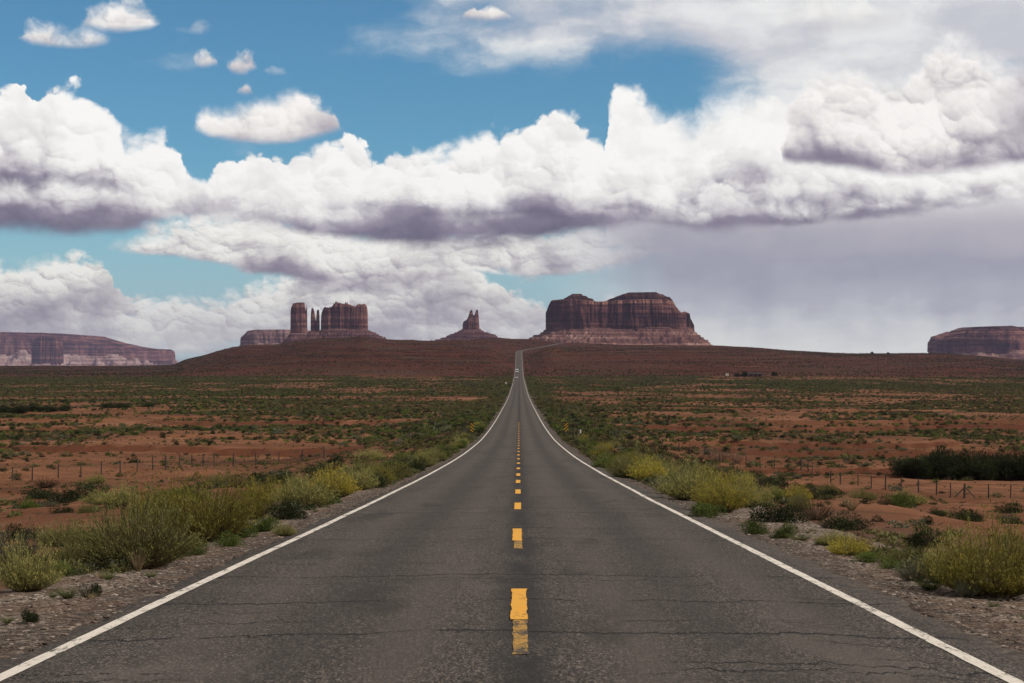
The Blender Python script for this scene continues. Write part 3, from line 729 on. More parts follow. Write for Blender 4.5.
# the great flat-topped butte right of the road
D = 6000.0
b = butte('butte', D, 625, 'massive flat topped red sandstone butte rising behind the bend of the road', 'butte')
cliff('cliff_wall', D, [(546.2, 313), (547.2, 309), (549.5, 302), (552, 300.6), (565, 299.6), (600, 302.6), (608, 301), (622, 301), (640, 300.2), (664, 300.2), (671.5, 302.3), (673.4, 310.0), (676, 312.6), (680, 313.6), (684, 312.4), (686.5, 317)],
      [(545, 333), (600, 333), (622, 333.5), (688, 334)], m_cliff, b, depth=.55, flute=.05, seed=101, nth=900, nz=60, ledge=.03)
cliff('shoulder_block', D, [(668, 313), (676, 313.6), (681, 313.0), (684.5, 311.6), (689, 313.6), (691, 319.5), (693.6, 323.4), (694.6, 326)], [(660, 332), (696, 333)], m_cliff, b, depth=1.2, flute=.16, seed=111, nth=240, off=30)
cliff('cap_rock', D, [(560, 300.4), (564, 299.6), (564.6, 298.2), (568, 297.6), (568.6, 296), (571, 295.4), (571.6, 294.4), (581, 294.4), (581.6, 296), (586, 296.6), (587, 298.4), (592, 299), (594, 300.6)], [(555, 304), (600, 304)], m_cap, b, depth=1.3, flute=.03, batter=.12, seed=121, nth=360, nz=16)
cliff('cap_rock', D, [(603, 301.6), (608, 300.6), (609, 299.2), (614.5, 298.6), (615.5, 297), (620.5, 296.2), (621.2, 294.8), (626, 294.2), (626.8, 293.2), (655, 292.8), (656, 294.4), (662, 295), (663, 296.8), (669, 297.6), (670, 299.8), (672.6, 300.8)], [(600, 305), (674, 304)], m_cap, b, depth=.8, flute=.02, batter=.12, seed=131, nth=460, nz=16)
apron('talus_slope', D, 496, 726, 352, (545, 695, 328), m_talus, b, depth=.56, seed=7, nth=700, nr=60, gully=.13, bench=((.55, .06), (.3, .05)))

# the castle: pillar, spires and jagged wall
D = 6600.0
b = butte('rock_pillar', D, 299, 'tall lone block-shaped rock pillar standing left of the jagged castle wall', 'rock pillar')
cliff('pillar_shaft', D, [(290.6, 312), (291.4, 308), (293.4, 303.6), (298, 302.6), (304, 302.6), (306.6, 303.6), (306.9, 310), (306.2, 318)], [(289, 333), (308, 333)], m_cliff, b, depth=.8, flute=.06, batter=.025, seed=201, nth=260, nz=40, square=3.6)
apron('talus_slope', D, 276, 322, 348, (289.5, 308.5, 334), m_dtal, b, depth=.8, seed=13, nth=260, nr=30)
b = butte('twin_spires', D, 315, 'pair of thin needle spires between the lone pillar and the castle wall', 'rock spires')
cliff('needle', D, [(310.6, 318), (311.3, 309), (312.6, 307.8), (313.6, 309.6), (315.2, 317), (316, 322)], [(308, 333), (319, 333)], m_cliff, b, depth=1.0, flute=.10, batter=.03, seed=211, nth=120, nz=36)
cliff('needle', D, [(316.0, 319), (316.8, 311), (317.6, 309.7), (318.8, 309.7), (319.3, 313), (319.6, 322)], [(314, 333), (321, 333)], m_cliff, b, depth=1.0, flute=.08, batter=.03, seed=217, nth=120, nz=36)
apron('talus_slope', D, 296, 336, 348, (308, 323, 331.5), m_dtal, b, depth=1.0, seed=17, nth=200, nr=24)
b = butte('castle_butte', D, 345, 'broad castle-like butte with a jagged toothed top and steep red walls', 'butte')
cliff('cliff_wall', D, [(320.9, 322), (321.8, 313.5), (323.2, 309.6), (324.6, 306.9), (325.6, 307.2), (326.4, 310), (327.6, 313), (328.4, 309.4), (330, 308.2), (333, 306.8), (335.2, 305.4), (335.8, 302.4), (337, 302.0), (338.2, 304.4), (339.6, 303.4), (341.4, 305.6), (343.2, 305.4),
      (345, 303.8), (347.6, 303.8), (349, 305.8), (351, 306.9), (354, 306.2), (357.6, 307), (359.4, 305.9), (361, 305.0), (364.6, 304.5), (366.2, 306), (367.0, 312), (367.6, 322)],
      [(319, 332), (369, 331)], m_cliff, b, depth=.35, flute=.055, batter=.012, seed=221, nth=900, nz=56, square=4.0, jag=26)
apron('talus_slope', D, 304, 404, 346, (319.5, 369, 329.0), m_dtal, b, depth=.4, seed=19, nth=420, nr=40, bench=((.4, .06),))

# low mesa far behind the pillar
D = 9500.0
b = butte('low_mesa', D, 268, 'small low mesa with a pale flat top far behind the lone pillar', 'mesa')
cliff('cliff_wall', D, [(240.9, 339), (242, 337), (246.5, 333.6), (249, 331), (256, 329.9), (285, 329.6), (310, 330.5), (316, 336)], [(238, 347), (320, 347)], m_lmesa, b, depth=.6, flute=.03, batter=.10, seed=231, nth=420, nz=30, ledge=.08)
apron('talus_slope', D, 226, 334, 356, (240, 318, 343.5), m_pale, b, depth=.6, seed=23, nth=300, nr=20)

# two-horned butte in the middle
D = 7400.0
b = butte('horned_butte', D, 471, 'dark butte crowned by two pointed horns on a wide stepped base', 'butte')
cliff('crown_rock', D, [(462.6, 325), (463.3, 321.8), (465, 320.6), (467.4, 320.6), (468.4, 316.5), (470.0, 311.2), (471.2, 309.8), (472.2, 310.4), (472.9, 314), (473.8, 317.4), (475, 315.6), (475.9, 311), (476.6, 309.6), (477.7, 309.8), (478.3, 313), (478.9, 319), (479.4, 326)],
      [(461, 334), (480.5, 333)], m_cliff, b, depth=.6, flute=.07, batter=.02, seed=241, nth=420, nz=44, square=3.2)
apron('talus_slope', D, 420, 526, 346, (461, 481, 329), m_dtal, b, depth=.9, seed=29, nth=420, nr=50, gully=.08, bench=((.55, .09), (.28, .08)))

# long mesa on the left horizon, with a butte in front
D = 18000.0
b = butte('long_mesa', D, 60, 'long blue-hazed mesa stretching along the horizon at far left', 'mesa')
cliff('cliff_wall', D, [(-230, 346), (-226, 333), (-120, 331), (0, 332.2), (50, 333), (97.5, 336.5), (103, 339.6), (132.5, 345.6), (141, 350.2), (150, 350.6), (160, 349), (169, 349.4), (173.4, 352), (174.4, 358)],
      [(-240, 358), (60, 357), (176, 366)], m_cliff, b, depth=.22, flute=.022, batter=.10, seed=251, nth=1300, nz=44, ledge=.16, square=3.4)
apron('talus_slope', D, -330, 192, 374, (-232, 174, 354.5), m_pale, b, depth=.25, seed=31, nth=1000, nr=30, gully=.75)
D = 15500.0
b = butte('square_butte', D, 47, 'squat square butte standing in front of the long mesa at far left', 'butte')
cliff('cliff_wall', D, [(31.6, 350), (33.6, 341.5), (36, 339.6), (40, 337.2), (48, 336.8), (56, 337.4), (58.5, 340), (61.4, 341), (62.4, 350)], [(30, 366), (64, 366)], m_cliff, b, depth=.7, flute=.07, batter=.07, seed=261, nth=300, nz=36)
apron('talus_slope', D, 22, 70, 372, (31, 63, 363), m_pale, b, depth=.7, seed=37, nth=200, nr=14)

# mesa leaving the frame on the right
D = 8600.0
b = butte('right_mesa', D, 1010, 'layered red mesa with a stepped flat top at far right behind the hill', 'mesa')
b.name = 'stepped_mesa'
cliff('cliff_wall', D, [(930.8, 347), (931.4, 342.2), (935.6, 341), (936.4, 336.6), (943, 335.8), (944, 334.2), (952.5, 333.4), (953.4, 331.6), (965, 331), (1000, 330), (1060, 330), (1120, 332), (1180, 334), (1240, 338), (1244, 348)], [(928, 352), (960, 353), (1246, 356)], m_cliff, b, depth=.45, flute=.035, batter=.12, seed=271, nth=900, nz=50, ledge=.12)
cliff('cap_rock', D, [(952, 335), (954, 331), (960, 329), (967, 327.2), (985, 326.6), (998, 327.2), (1000, 326), (1002.5, 327.2), (1030, 327.6), (1100, 328), (1150, 331), (1156, 336)], [(948, 338), (1160, 340)], m_cap, b, depth=.5, flute=.03, batter=.25, seed=281, nth=420, nz=18)
apron('talus_slope', D, 905, 1280, 366, (929, 1246, 347), m_talus, b, depth=.46, seed=41, nth=700, nr=44, gully=.2, bench=((.5, .07),))

# ------------------------------------------------------------------ air
hz = bpy.data.meshes.new('haze')
x0, x1, y0, y1, z0, z1 = -22000, 22000, -22000, 22000, -620, 420
hz.from_pydata([(x, y, z) for z in (z0, z1) for y in (y0, y1) for x in (x0, x1)], [], [(0, 2, 3, 1), (4, 5, 7, 6), (0, 1, 5, 4), (2, 6, 7, 3), (0, 4, 6, 2), (1, 3, 7, 5)])
m = bpy.data.materials.new('desert haze'); m.use_nodes = True; m.node_tree.nodes.clear()
G = Graph(m.node_tree); pv = G.new('ShaderNodeVolumePrincipled'); o = G.new('ShaderNodeOutputMaterial')
pv.inputs['Color'].default_value = (0.64, 0.63, 1.0, 1); pv.inputs['Density'].default_value = 2.2e-5; pv.inputs['Anisotropy'].default_value = 0.2
G.nt.links.new(pv.outputs[0], o.inputs['Volume'])
hz.materials.append(m)
tag(link('haze', hz), kind='stuff')
# ------------------------------------------------------------------ plants
rng = np.random.default_rng(7)
def ribbons(P0, D0, L, n=3, w0=.006, w1=.003, sag=0.0, up=0.0, seed=0):
    "thin curved blades: start points, directions, lengths -> verts, quads, and how far along each vertex is"
    r = np.random.default_rng(seed); k = len(P0)
    D0 = D0 / np.linalg.norm(D0, axis=1, keepdims=True)
    ref = r.normal(size=(k, 3)); S_ = np.cross(D0, ref); S_ /= np.linalg.norm(S_, axis=1, keepdims=True)
    V, T = [], []; p = P0.copy(); d = D0.copy()
    for i in range(n + 1):
        t = i / n; w = (w0 * (1 - t) + w1 * t) / 2
        w = w if np.ndim(w) else np.full(k, w)
        V.append(p - S_ * w[:, None]); V.append(p + S_ * w[:, None]); T += [np.full(k, t)] * 2
        p = p + d * (L / n)[:, None]
        d = d + np.array([0, 0, up - sag]) / n + r.normal(size=(k, 3)) * .06; d /= np.linalg.norm(d, axis=1, keepdims=True)
    V = np.stack(V, 1); T = np.stack(T, 1); nv = 2 * (n + 1)
    base = np.arange(k)[:, None] * nv
    f = np.concatenate([base + np.array([[2 * i, 2 * i + 1, 2 * i + 3, 2 * i + 2]]) for i in range(n)])
    return V.reshape(-1, 3), f, T.reshape(-1)
def join(parts):
    V, Fc, A = [], [], []; n = 0
    for v, f, t in parts:
        V.append(v); Fc.append(f + n); A.append(t); n += len(v)
    return np.concatenate(V), np.concatenate(Fc), np.concatenate(A)
def fan(k, spread, r, r0=.08):
    a = r.uniform(0, 2 * np.pi, k); ph = spread * np.sqrt(r.uniform(0, 1, k))
    D = np.stack([np.sin(ph) * np.cos(a), np.sin(ph) * np.sin(a), np.cos(ph)], 1)
    P = np.stack([np.cos(a), np.sin(a), np.zeros(k)], 1) * (r0 * np.sqrt(r.uniform(0, 1, k)))[:, None]
    return P, D, ph
def brush(seed, n=420, H=1.0, spread=1.05, leaves=9, leaf=.045, tips=True, lw=.006):
    "a rabbitbrush: a fan of whippy stems from one crown, set with thread-like leaves, flower tufts at the tips"
    r = np.random.default_rng(seed)
    lobes = r.uniform(.50, 1.12, 9)
    P, D, ph = fan(n, spread, r, .10)
    az_ = np.arctan2(D[:, 1], D[:, 0]); lb = np.interp((az_ + np.pi) / (2 * np.pi) * 8, np.arange(9), np.append(lobes[:8], lobes[0]))
    L = H * lb * r.uniform(.55, 1.08, n) * (1 - .16 * ph) * np.where(r.uniform(0, 1, n) < .03, 1.18, 1)
    v1, f1, t1 = ribbons(P, D, L, 4, lw, lw * .45, up=.35, seed=seed)
    # sample stems for leaves
    nv = 10; q = v1.reshape(n, 5, 2, 3).mean(2)
    k = n * leaves; si = np.repeat(np.arange(n), leaves); tt = r.uniform(.38, 1.0, k) ** .8
    u = tt * 4; i0 = np.minimum(u.astype(int), 3); w = (u - i0)[:, None]
    base = q[si, i0] * (1 - w) + q[si, i0 + 1] * w; dr = q[si, i0 + 1] - q[si, i0]; dr /= np.linalg.norm(dr, axis=1, keepdims=True)
    dl = dr + r.normal(size=(k, 3)) * .38 + np.array([0, 0, .25])
    v2, f2, t2 = ribbons(base, dl, leaf * r.uniform(.6, 1.4, k), 1, .0065, .0025, seed=seed + 1)
    parts = [(v1, f1, .5 * t1), (v2, f2, np.repeat(tt, 4) * .35 + .6)]
    if tips:
        k = n * 3; si = np.repeat(np.arange(n), 3); base = q[si, 4] + r.normal(size=(k, 3)) * .018; dl = r.normal(size=(k, 3)) * .5 + np.array([0, 0, 1.0])
        v3, f3, t3 = ribbons(base, dl, r.uniform(.018, .036, k), 1, .010, .007, seed=seed + 2)
        parts.append((v3, f3, np.full(len(v3), 1.2)))
    return join(parts)
def leafy(seed, n=1500, H=.8, R=.6, leaf=.04, lobes=9, twigs=40, wide=.55):
    "a rounded leafy bush built of lumps of small leaves on twigs"
    r = np.random.default_rng(seed)
    c = r.normal(size=(lobes, 3)); c /= np.linalg.norm(c, axis=1, keepdims=True); c[:, 2] = np.abs(c[:, 2]) * .9 + .15
    c = c * np.array([R * .62, R * .62, H * .55]) * r.uniform(.5, 1.1, (lobes, 1)); rad = r.uniform(.26, .46, lobes) * R
    k = n; li = r.integers(0, lobes, k); d = r.normal(size=(k, 3)); d /= np.linalg.norm(d, axis=1, keepdims=True)
    p = c[li] + d * (rad[li] * r.uniform(.25, 1.08, k) ** .5)[:, None]; p[:, 2] = np.where(p[:, 2] < .02, r.uniform(.02, .3, k) * H, p[:, 2])
    dl = d + np.array([0, 0, .55]) + r.normal(size=(k, 3)) * .5
    v2, f2, t2 = ribbons(p, dl, leaf * r.uniform(.6, 1.5, k), 1, leaf * wide, leaf * wide * .35, seed=seed)
    P, D, ph = fan(twigs, 1.2, r, .05)
    v1, f1, t1 = ribbons(P, D, H * r.uniform(.5, .95, twigs), 3, .012, .004, up=.2, seed=seed + 3)
    return join([(v1, f1, t1 * .3), (v2, f2, np.repeat(r.uniform(.6, 1.0, k), 4))])
def tuft(seed, n=160, H=.4, spread=.7, w=.006):
    r = np.random.default_rng(seed); P, D, ph = fan(n, spread, r, .06)
    v, f, t = ribbons(P, D, H * r.uniform(.5, 1.1, n), 4, w, .0015, sag=.45, seed=seed)
    return v, f, t * .6 + .4
def sticks(seed, n=34, H=1.0, spread=.9):
    r = np.random.default_rng(seed); P, D, ph = fan(n, spread, r, .08); L = H * r.uniform(.5, 1.0, n)
    v, f, t = ribbons(P, D, L, 5, .02, .006, up=.1, seed=seed); q = v.reshape(n, 6, 2, 3).mean(2)
    k = n * 5; si = np.repeat(np.arange(n), 5); i = r.integers(2, 6, k); b = q[si, i]; d = D[si] + r.normal(size=(k, 3)) * .5
    v2, f2, t2 = ribbons(b, d, H * r.uniform(.12, .35, k), 3, .009, .004, seed=seed + 1)
    return join([(v, f, t), (v2, f2, t2)])

def plant_mat(name, stem, leaf_a, leaf_b, tip=None, var=.15, trans=.3):
    "colour by the plant's own anatomy (stem, leaf, flower) and a little from plant to plant"
    m, G = material(name)
    a = attr(G, 'organ'); P_ = position(G)
    oi = Val(G, G.new('ShaderNodeObjectInfo').outputs['Random'])
    n = G.noise(P_, 6.0, 3, 0.6); n2 = G.noise(P_, 40.0, 2, 0.5)
    lf = G.mix(G.smooth(n * 0.6 + n2 * 0.4 + (oi - 0.5) * var, 0.36, 0.64), leaf_a, leaf_b)
    c = G.mix(G.smooth(a, 0.30, 0.58), stem, lf)
    if tip: c = G.mix(G.smooth(a, 0.88, 1.05) * G.smooth(n + (oi - 0.5) * 0.6, 0.40, 0.70), c, tip)
    hs = G.new('ShaderNodeHueSaturation'); G.put(hs.inputs['Value'], G.lin(oi, 0.0, 1.0, 1 - var * .9, 1 + var * .9)); G.put(hs.inputs['Hue'], G.lin(oi, 0.0, 1.0, 0.49, 0.51)); G.put(hs.inputs['Color'], c)
    return finish(m, G, Val(G, hs.outputs[0]), 0.8, spec=0.15, translucent=trans)
m_yellow = plant_mat('yellow rabbitbrush', (0.105, 0.080, 0.045), (0.175, 0.165, 0.036), (0.340, 0.295, 0.058), (0.52, 0.39, 0.07))
m_olive = plant_mat('olive rabbitbrush', (0.115, 0.090, 0.055), (0.145, 0.152, 0.050), (0.320, 0.305, 0.110), (0.38, 0.32, 0.11))
m_green = plant_mat('fresh green brush', (0.080, 0.062, 0.035), (0.065, 0.100, 0.024), (0.145, 0.180, 0.042), (0.13, 0.15, 0.04))
m_dark = plant_mat('dark greasewood', (0.045, 0.034, 0.025), (0.020, 0.028, 0.012), (0.045, 0.055, 0.022))
m_grey = plant_mat('grey green sage', (0.10, 0.085, 0.065), (0.085, 0.095, 0.058), (0.155, 0.160, 0.100))
m_straw = plant_mat('dry straw grass', (0.20, 0.15, 0.085), (0.24, 0.18, 0.095), (0.33, 0.26, 0.14))
m_grass = plant_mat('green grass', (0.10, 0.11, 0.04), (0.080, 0.105, 0.030), (0.135, 0.150, 0.055))
m_dead = plant_mat('dead grey twigs', (0.085, 0.066, 0.055), (0.11, 0.088, 0.075), (0.15, 0.12, 0.10), trans=0.0)
m_brown = plant_mat('brown dry shrub', (0.060, 0.040, 0.028), (0.072, 0.050, 0.032), (0.115, 0.080, 0.045))

LIB = {}
def lib(key, data, mat):
    v, f, a = data; LIB.setdefault(key, []).append(mesh_from(key, v, f, mat, attrs={'organ': a}))
for i in range(5):
    lib('yellow', brush(300 + i, 760, 1.0, 1.25, 7, .075), m_yellow)
    lib('olive', brush(310 + i, 780, 1.0, 1.32, 6, .085, lw=.008), m_olive)
    lib('green', leafy(330 + i, 2600, .8, .62, .055, 11, 60, .35), m_green)
    lib('dark', leafy(340 + i, 2200, .75, .65, .045, 12, 60, .5), m_dark)
    lib('grey', brush(350 + i, 380, .8, 1.1, 6, .07, tips=False), m_grey)
    lib('brown', brush(360 + i, 260, .8, 1.15, 5, .035, tips=False), m_brown)
    lib('straw', tuft(370 + i, 190, .5, .75), m_straw)
    lib('grass', tuft(380 + i, 200, .4, .85, .008), m_grass)
    lib('dead', sticks(390 + i, 30, 1.0, .9), m_dead)
    lib('thicket', leafy(400 + i, 5200, 1.0, .75, .075, 16, 90, .3), m_dark)

NAME = {'yellow': 'rabbitbrush', 'olive': 'rabbitbrush', 'green': 'green_bush', 'dark': 'dark_bush', 'grey': 'sagebrush', 'brown': 'dry_bush', 'straw': 'grass_tuft', 'grass': 'grass_tuft', 'dead': 'dead_bush', 'thicket': 'tamarisk_bush'}
CAT = {'rabbitbrush': 'bush', 'green_bush': 'bush', 'dark_bush': 'bush', 'sagebrush': 'bush', 'dry_bush': 'bush', 'grass_tuft': 'grass tuft', 'dead_bush': 'dead bush', 'tamarisk_bush': 'bush'}
_count = {}
def plant(kind, x, y, h, label, group=None, wide=1.0, var=None, sink=.03, z=None):
    "one plant of height h at (x, y)"
    k = _count.get(kind, 0); _count[kind] = k + 1
    me = LIB[kind][(k if var is None else var) % 5]
    o = link(NAME[kind], me, loc=(x, y, (gz(x, y) if z is None else z) - sink * h), rz=rng.uniform(0, 6.28))
    nh = {'yellow': .92, 'olive': .90, 'green': .85, 'dark': .8, 'grey': .78, 'brown': .78, 'straw': .45, 'grass': .36, 'dead': 1.0, 'thicket': 1.05}[kind]
    s = h / nh; o.scale = (s * wide, s * wide, s)
    return tag(o, label, CAT[NAME[kind]], group)
taken = []
def spot(px, py):
    return at(px, py, 12.0)
def hero(kind, px, py, hp, label, wide=1.0, var=None, group=None):
    "a plant whose foot shows at (px, py) and which shows hp tall"
    x, y, z = at(px, py); h = hp / F * y
    taken.append((x, y, h * wide * .7)); return plant(kind, x, y, h, label, group, wide, var)

# ---- the plants nearest the road, one by one
HERO = [
 # left verge
 ('olive', 137, 568, 80, 'big bushy olive green rabbitbrush by a dry straw tuft on the left gravel edge', 1.05),
 ('yellow', 207, 542, 72, 'tall yellow flowering rabbitbrush just behind the big olive bush', .95),
 ('yellow', 172, 540, 68, 'yellow topped rabbitbrush crowded between the olive bush and the tallest yellow one', .9),
 ('olive', 28, 592, 58, 'grey olive rabbitbrush standing at the left edge of the gravel shoulder', .75),
 ('green', 62, 577, 26, 'low olive bush huddled between the two largest bushes of the left gravel edge', 1.1),
 ('grey', 8, 572, 62, 'feathery pale sagebrush cut by the left border of the photo', 1.0),
 ('dark', 31, 622, 24, 'small dark sprig of leaves alone on the left gravel, lowest in the photo', .7),
 ('dark', 90, 597, 20, 'small dark clump on the left gravel in front of the olive bush', .9),
 ('straw', 138, 572, 26, 'upright dry straw tuft at the foot of the big olive bush', .5),
 ('grass', 151, 578, 9, 'tiny bright green tuft on the gravel below the big olive bush', 1.2),
 ('green', 191, 556, 24, 'bright green bush at the gravel edge below the yellow flowering one', 1.2),
 ('green', 168, 558, 20, 'round green bush tucked beside the big olive rabbitbrush', 1.0),
 ('olive', 105, 548, 36, 'olive bush spreading behind the big rabbitbrush on the left', 1.3),
 ('olive', 60, 546, 30, 'low spreading olive bush behind the left gravel edge', 1.4),
 ('dark', 22, 540, 26, 'dark leafy bush behind the feathery pale sagebrush', 1.3),
 ('yellow', 150, 522, 34, 'yellowish bush peeping out behind the big olive rabbitbrush', 1.2),
 ('olive', 78, 566, 34, 'rounded olive bush between the grey olive one and the big rabbitbrush', 1.1),
 ('straw', 112, 566, 22, 'pale straw clump left of the big olive rabbitbrush', 1.2),
 ('green', 228, 546, 18, 'low green bush at the foot of the tall yellow rabbitbrush', 1.4),
 ('olive', 286, 536, 14, 'tiny olive bush on the gravel edge near the left edge line', 1.3),
 ('brown', 20, 570, 30, 'brownish bush under the feathery sagebrush at the left border', 1.0),
 ('green', 240, 538, 26, 'green bush right of the tall yellow rabbitbrush', 1.2),
 ('green', 264, 532, 24, 'small green bush on the left gravel edge beyond the yellow ones', 1.1),
 ('dark', 283, 520, 30, 'dark green bush near the left edge line', 1.2),
 ('yellow', 250, 520, 34, 'yellowish rabbitbrush behind the small green roadside bush', 1.1),
 ('olive', 225, 520, 26, 'olive bush behind the tall yellow rabbitbrush', 1.3),
 ('dark', 88, 500, 22, 'wide dark bush on the red dirt left of the yellow rabbitbrush', 2.0),
 ('dark', 42, 498, 16, 'dark low bush on the red dirt at the far left', 2.2),
 ('brown', 45, 488, 16, 'brown dry bush on red dirt below the left fence', 1.8),
 ('olive', 118, 506, 26, 'olive yellow bush standing on red dirt behind the rabbitbrush', 1.2),
 ('yellow', 262, 505, 34, 'golden topped rabbitbrush in the middle of the left hedge', 1.0),
 ('olive', 300, 508, 38, 'broad olive bush in the left hedge by the edge line', 1.2),
 ('green', 322, 504, 26, 'fresh green bush at the foot of the left hedge', 1.2),
 ('yellow', 335, 498, 34, 'yellow green rabbitbrush further along the left hedge', 1.2),
 ('olive', 358, 490, 28, 'olive rabbitbrush beside the left edge line further on', 1.2),
 # right verge
 ('yellow', 992, 596, 84, 'biggest yellow green rabbitbrush at the right border beside the gravel', 1.3),
 ('olive', 948, 584, 56, 'olive rabbitbrush leaning against the biggest bush on the right', .9),
 ('grey', 968, 598, 26, 'pale grey green sprig in front of the biggest right hand bush', .9),
 ('grey', 913, 582, 30, 'pale bluish green sagebrush on the right gravel edge', 1.1),
 ('olive', 1022, 576, 56, 'olive bush cut by the right border of the photo', 1.0),
 ('grass', 930, 590, 16, 'bright grass clump at the gravel edge left of the biggest right bush', 1.6),
 ('green', 868, 562, 16, 'low pale bush on the right verge next to the straw coloured one', 1.5),
 ('olive', 902, 566, 26, 'spreading olive bush behind the bluish sagebrush', 1.4),
 ('straw', 880, 556, 20, 'straw coloured tuft behind the low pale bush on the right verge', 1.5),
 ('grass', 800, 541, 10, 'low grass clump right of the two bright green bushes', 2.0),
 ('olive', 836, 546, 18, 'small olive bush at the gravel edge before the straw coloured bush', 1.5),
 ('brown', 860, 548, 20, 'brown scrubby bush behind the straw coloured one on the right verge', 1.5),
 ('green', 889, 570, 18, 'small pale green bush left of the bluish sagebrush', 1.1),
 ('yellow', 846, 556, 22, 'low straw coloured bush on the right verge', 1.5),
 ('green', 824, 545, 12, 'tiny green bush right of the roadside dark bush', 1.2),
 ('dark', 922, 548, 26, 'dark bristly bush alone on the red dirt at the right', .95),
 ('dark', 778, 522, 34, 'dark green bush in the right hedge beside the edge line', 1.2),
 ('green', 754, 534, 22, 'bright green bush at the gravel edge on the right', 1.1),
 ('green', 786, 538, 22, 'second bright green bush on the right gravel, beyond the first', 1.1),
 ('dark', 852, 530, 26, 'dark bush with an olive top standing off the right verge', 1.6),
 ('brown', 816, 520, 30, 'brown twiggy bush behind the dark green roadside bush', 1.2),
 ('olive', 912, 505, 16, 'grey olive bush on red dirt below the right fence', 1.7),
 ('dark', 1008, 513, 14, 'dark bush below the right fence at the border', 2.0),
 ('yellow', 722, 512, 42, 'wide yellow green rabbitbrush in the right hedge', 1.1),
 ('olive', 690, 500, 40, 'tall olive rabbitbrush in the right hedge before the dead branches', 1.1),
 ('green', 706, 518, 24, 'low green bush at the front of the right hedge', 1.3),
 ('grey', 670, 494, 26, 'silvery bush at the front of the right hedge', 1.3),
 ('yellow', 650, 482, 30, 'yellow tipped bush near the narrowing right hedge', 1.1),
 ('olive', 628, 478, 24, 'olive bush where the right hedge narrows', 1.3),
 ('green', 606, 468, 18, 'green bush near the right edge line before the striped marker', 1.3),
 ('brown', 744, 500, 26, 'brown grey dry bush behind the right hedge', 1.5),
]
for h_ in HERO:
    kind, px, py, hp, lb, wd = h_
    hero(kind, px, py, hp, lb, wd)
# dense dark thicket by the right border
for k, (px, py, hp, wd) in enumerate([(906, 477, 26, 1.1), (920, 478, 30, 1.0), (936, 476, 33, 1.1), (952, 478, 34, 1.0), (968, 477, 32, 1.1), (984, 479, 33, 1.0), (1000, 477, 31, 1.1), (1016, 479, 33, 1.1), (1034, 478, 32, 1.2), (944, 473, 34, 1.0), (990, 474, 35, 1.0), (1052, 478, 30, 1.2)]):
    hero('thicket', px, py, hp, 'dark green tamarisk bush merging into the dense thicket behind the right fence', wd, group='tamarisk bushes of the dark thicket')
for k, (px, py, hp, wd) in enumerate([(4, 413, 10, 1.8), (18, 413, 11, 1.7), (34, 412, 10, 1.8), (50, 412, 9, 1.8), (64, 411, 8, 1.6), (108, 408, 7, 1.8), (122, 408, 7, 1.8), (150, 407, 6, 2.0)]):
    hero('thicket', px, py, hp, 'dark bush in the band of scrub far out on the left plain', wd, group='dark bushes far on the left plain')
# dead sticks near the wash
for px, py, hp, lb in ((722, 462, 20, 'tangle of bare grey branches standing by the red wash'), (738, 464, 17, 'smaller bare grey bush at the end of the grey tangle by the red wash'), (710, 459, 14, 'leafless twigs at the start of the grey tangle by the red wash'), (463, 438, 14, 'leafless dark bush beside the striped marker on the left')):
    hero('dead', px, py, hp, lb, .9)

# ---- the hedges along the verge and the nearer plain: individuals that share a look
def clear(x, y, r):
    return all((x - a) ** 2 + (y - b) ** 2 > (r + c * .6) ** 2 for a, b, c in taken)
TEXT = {'yellow': 'yellow green rabbitbrush', 'olive': 'olive rabbitbrush', 'green': 'fresh green bush', 'dark': 'dark green bush', 'grey': 'grey green sagebrush', 'brown': 'brown dry bush', 'straw': 'dry straw tuft', 'grass': 'low green grass tuft'}
made = 0
for side in (-1, 1):
    sd_ = 'left' if side < 0 else 'right'
    y = 24.0
    while y < 330:
        for _ in range(3 if y < 120 else 2):
            yy = y + rng.uniform(-1.2, 1.2); off = float(np.interp(y, [25, 50, 80], [5.4, 4.95, 4.65])) + abs(rng.normal(0, 1.5)) + (.25 if side > 0 else 0)
            if y < (62 if side < 0 else 50): continue
            kind = rng.choice(['yellow', 'olive', 'green', 'dark', 'grey', 'brown', 'straw'], p=[.16, .27, .23, .14, .08, .07, .05])
            h = rng.uniform(.40, .95) * (.5 if kind == 'straw' else 1) * (1.0 if y < 200 else .85); x = side * off
            if not clear(x, yy, .3 * h): continue
            zone = 'near the start of' if y < 70 else 'midway along' if y < 160 else 'far along'
            plant(kind, x, yy, h, f'{TEXT[kind]} {zone} the hedge on the {sd_} verge', f'{TEXT[kind]} plants {zone} the {sd_} verge', rng.uniform(.9, 1.35)); made += 1
        y *= 1.047
# tufts and seedlings on the gravel
for side in (-1, 1):
    sd_ = 'left' if side < 0 else 'right'
    for _ in range(26):
        y = 17 + 50 * rng.uniform() ** 1.4; x = side * rng.uniform(4.75, 6.0)
        if not clear(x, y, .1): continue
        kind = rng.choice(['grass', 'straw', 'grass']); plant(kind, x, y, rng.uniform(.05, .16), f'tiny {"green" if kind == "grass" else "straw"} tuft on the {sd_} gravel shoulder', f'tiny {kind} tufts on the {sd_} gravel', rng.uniform(1, 1.6)); made += 1

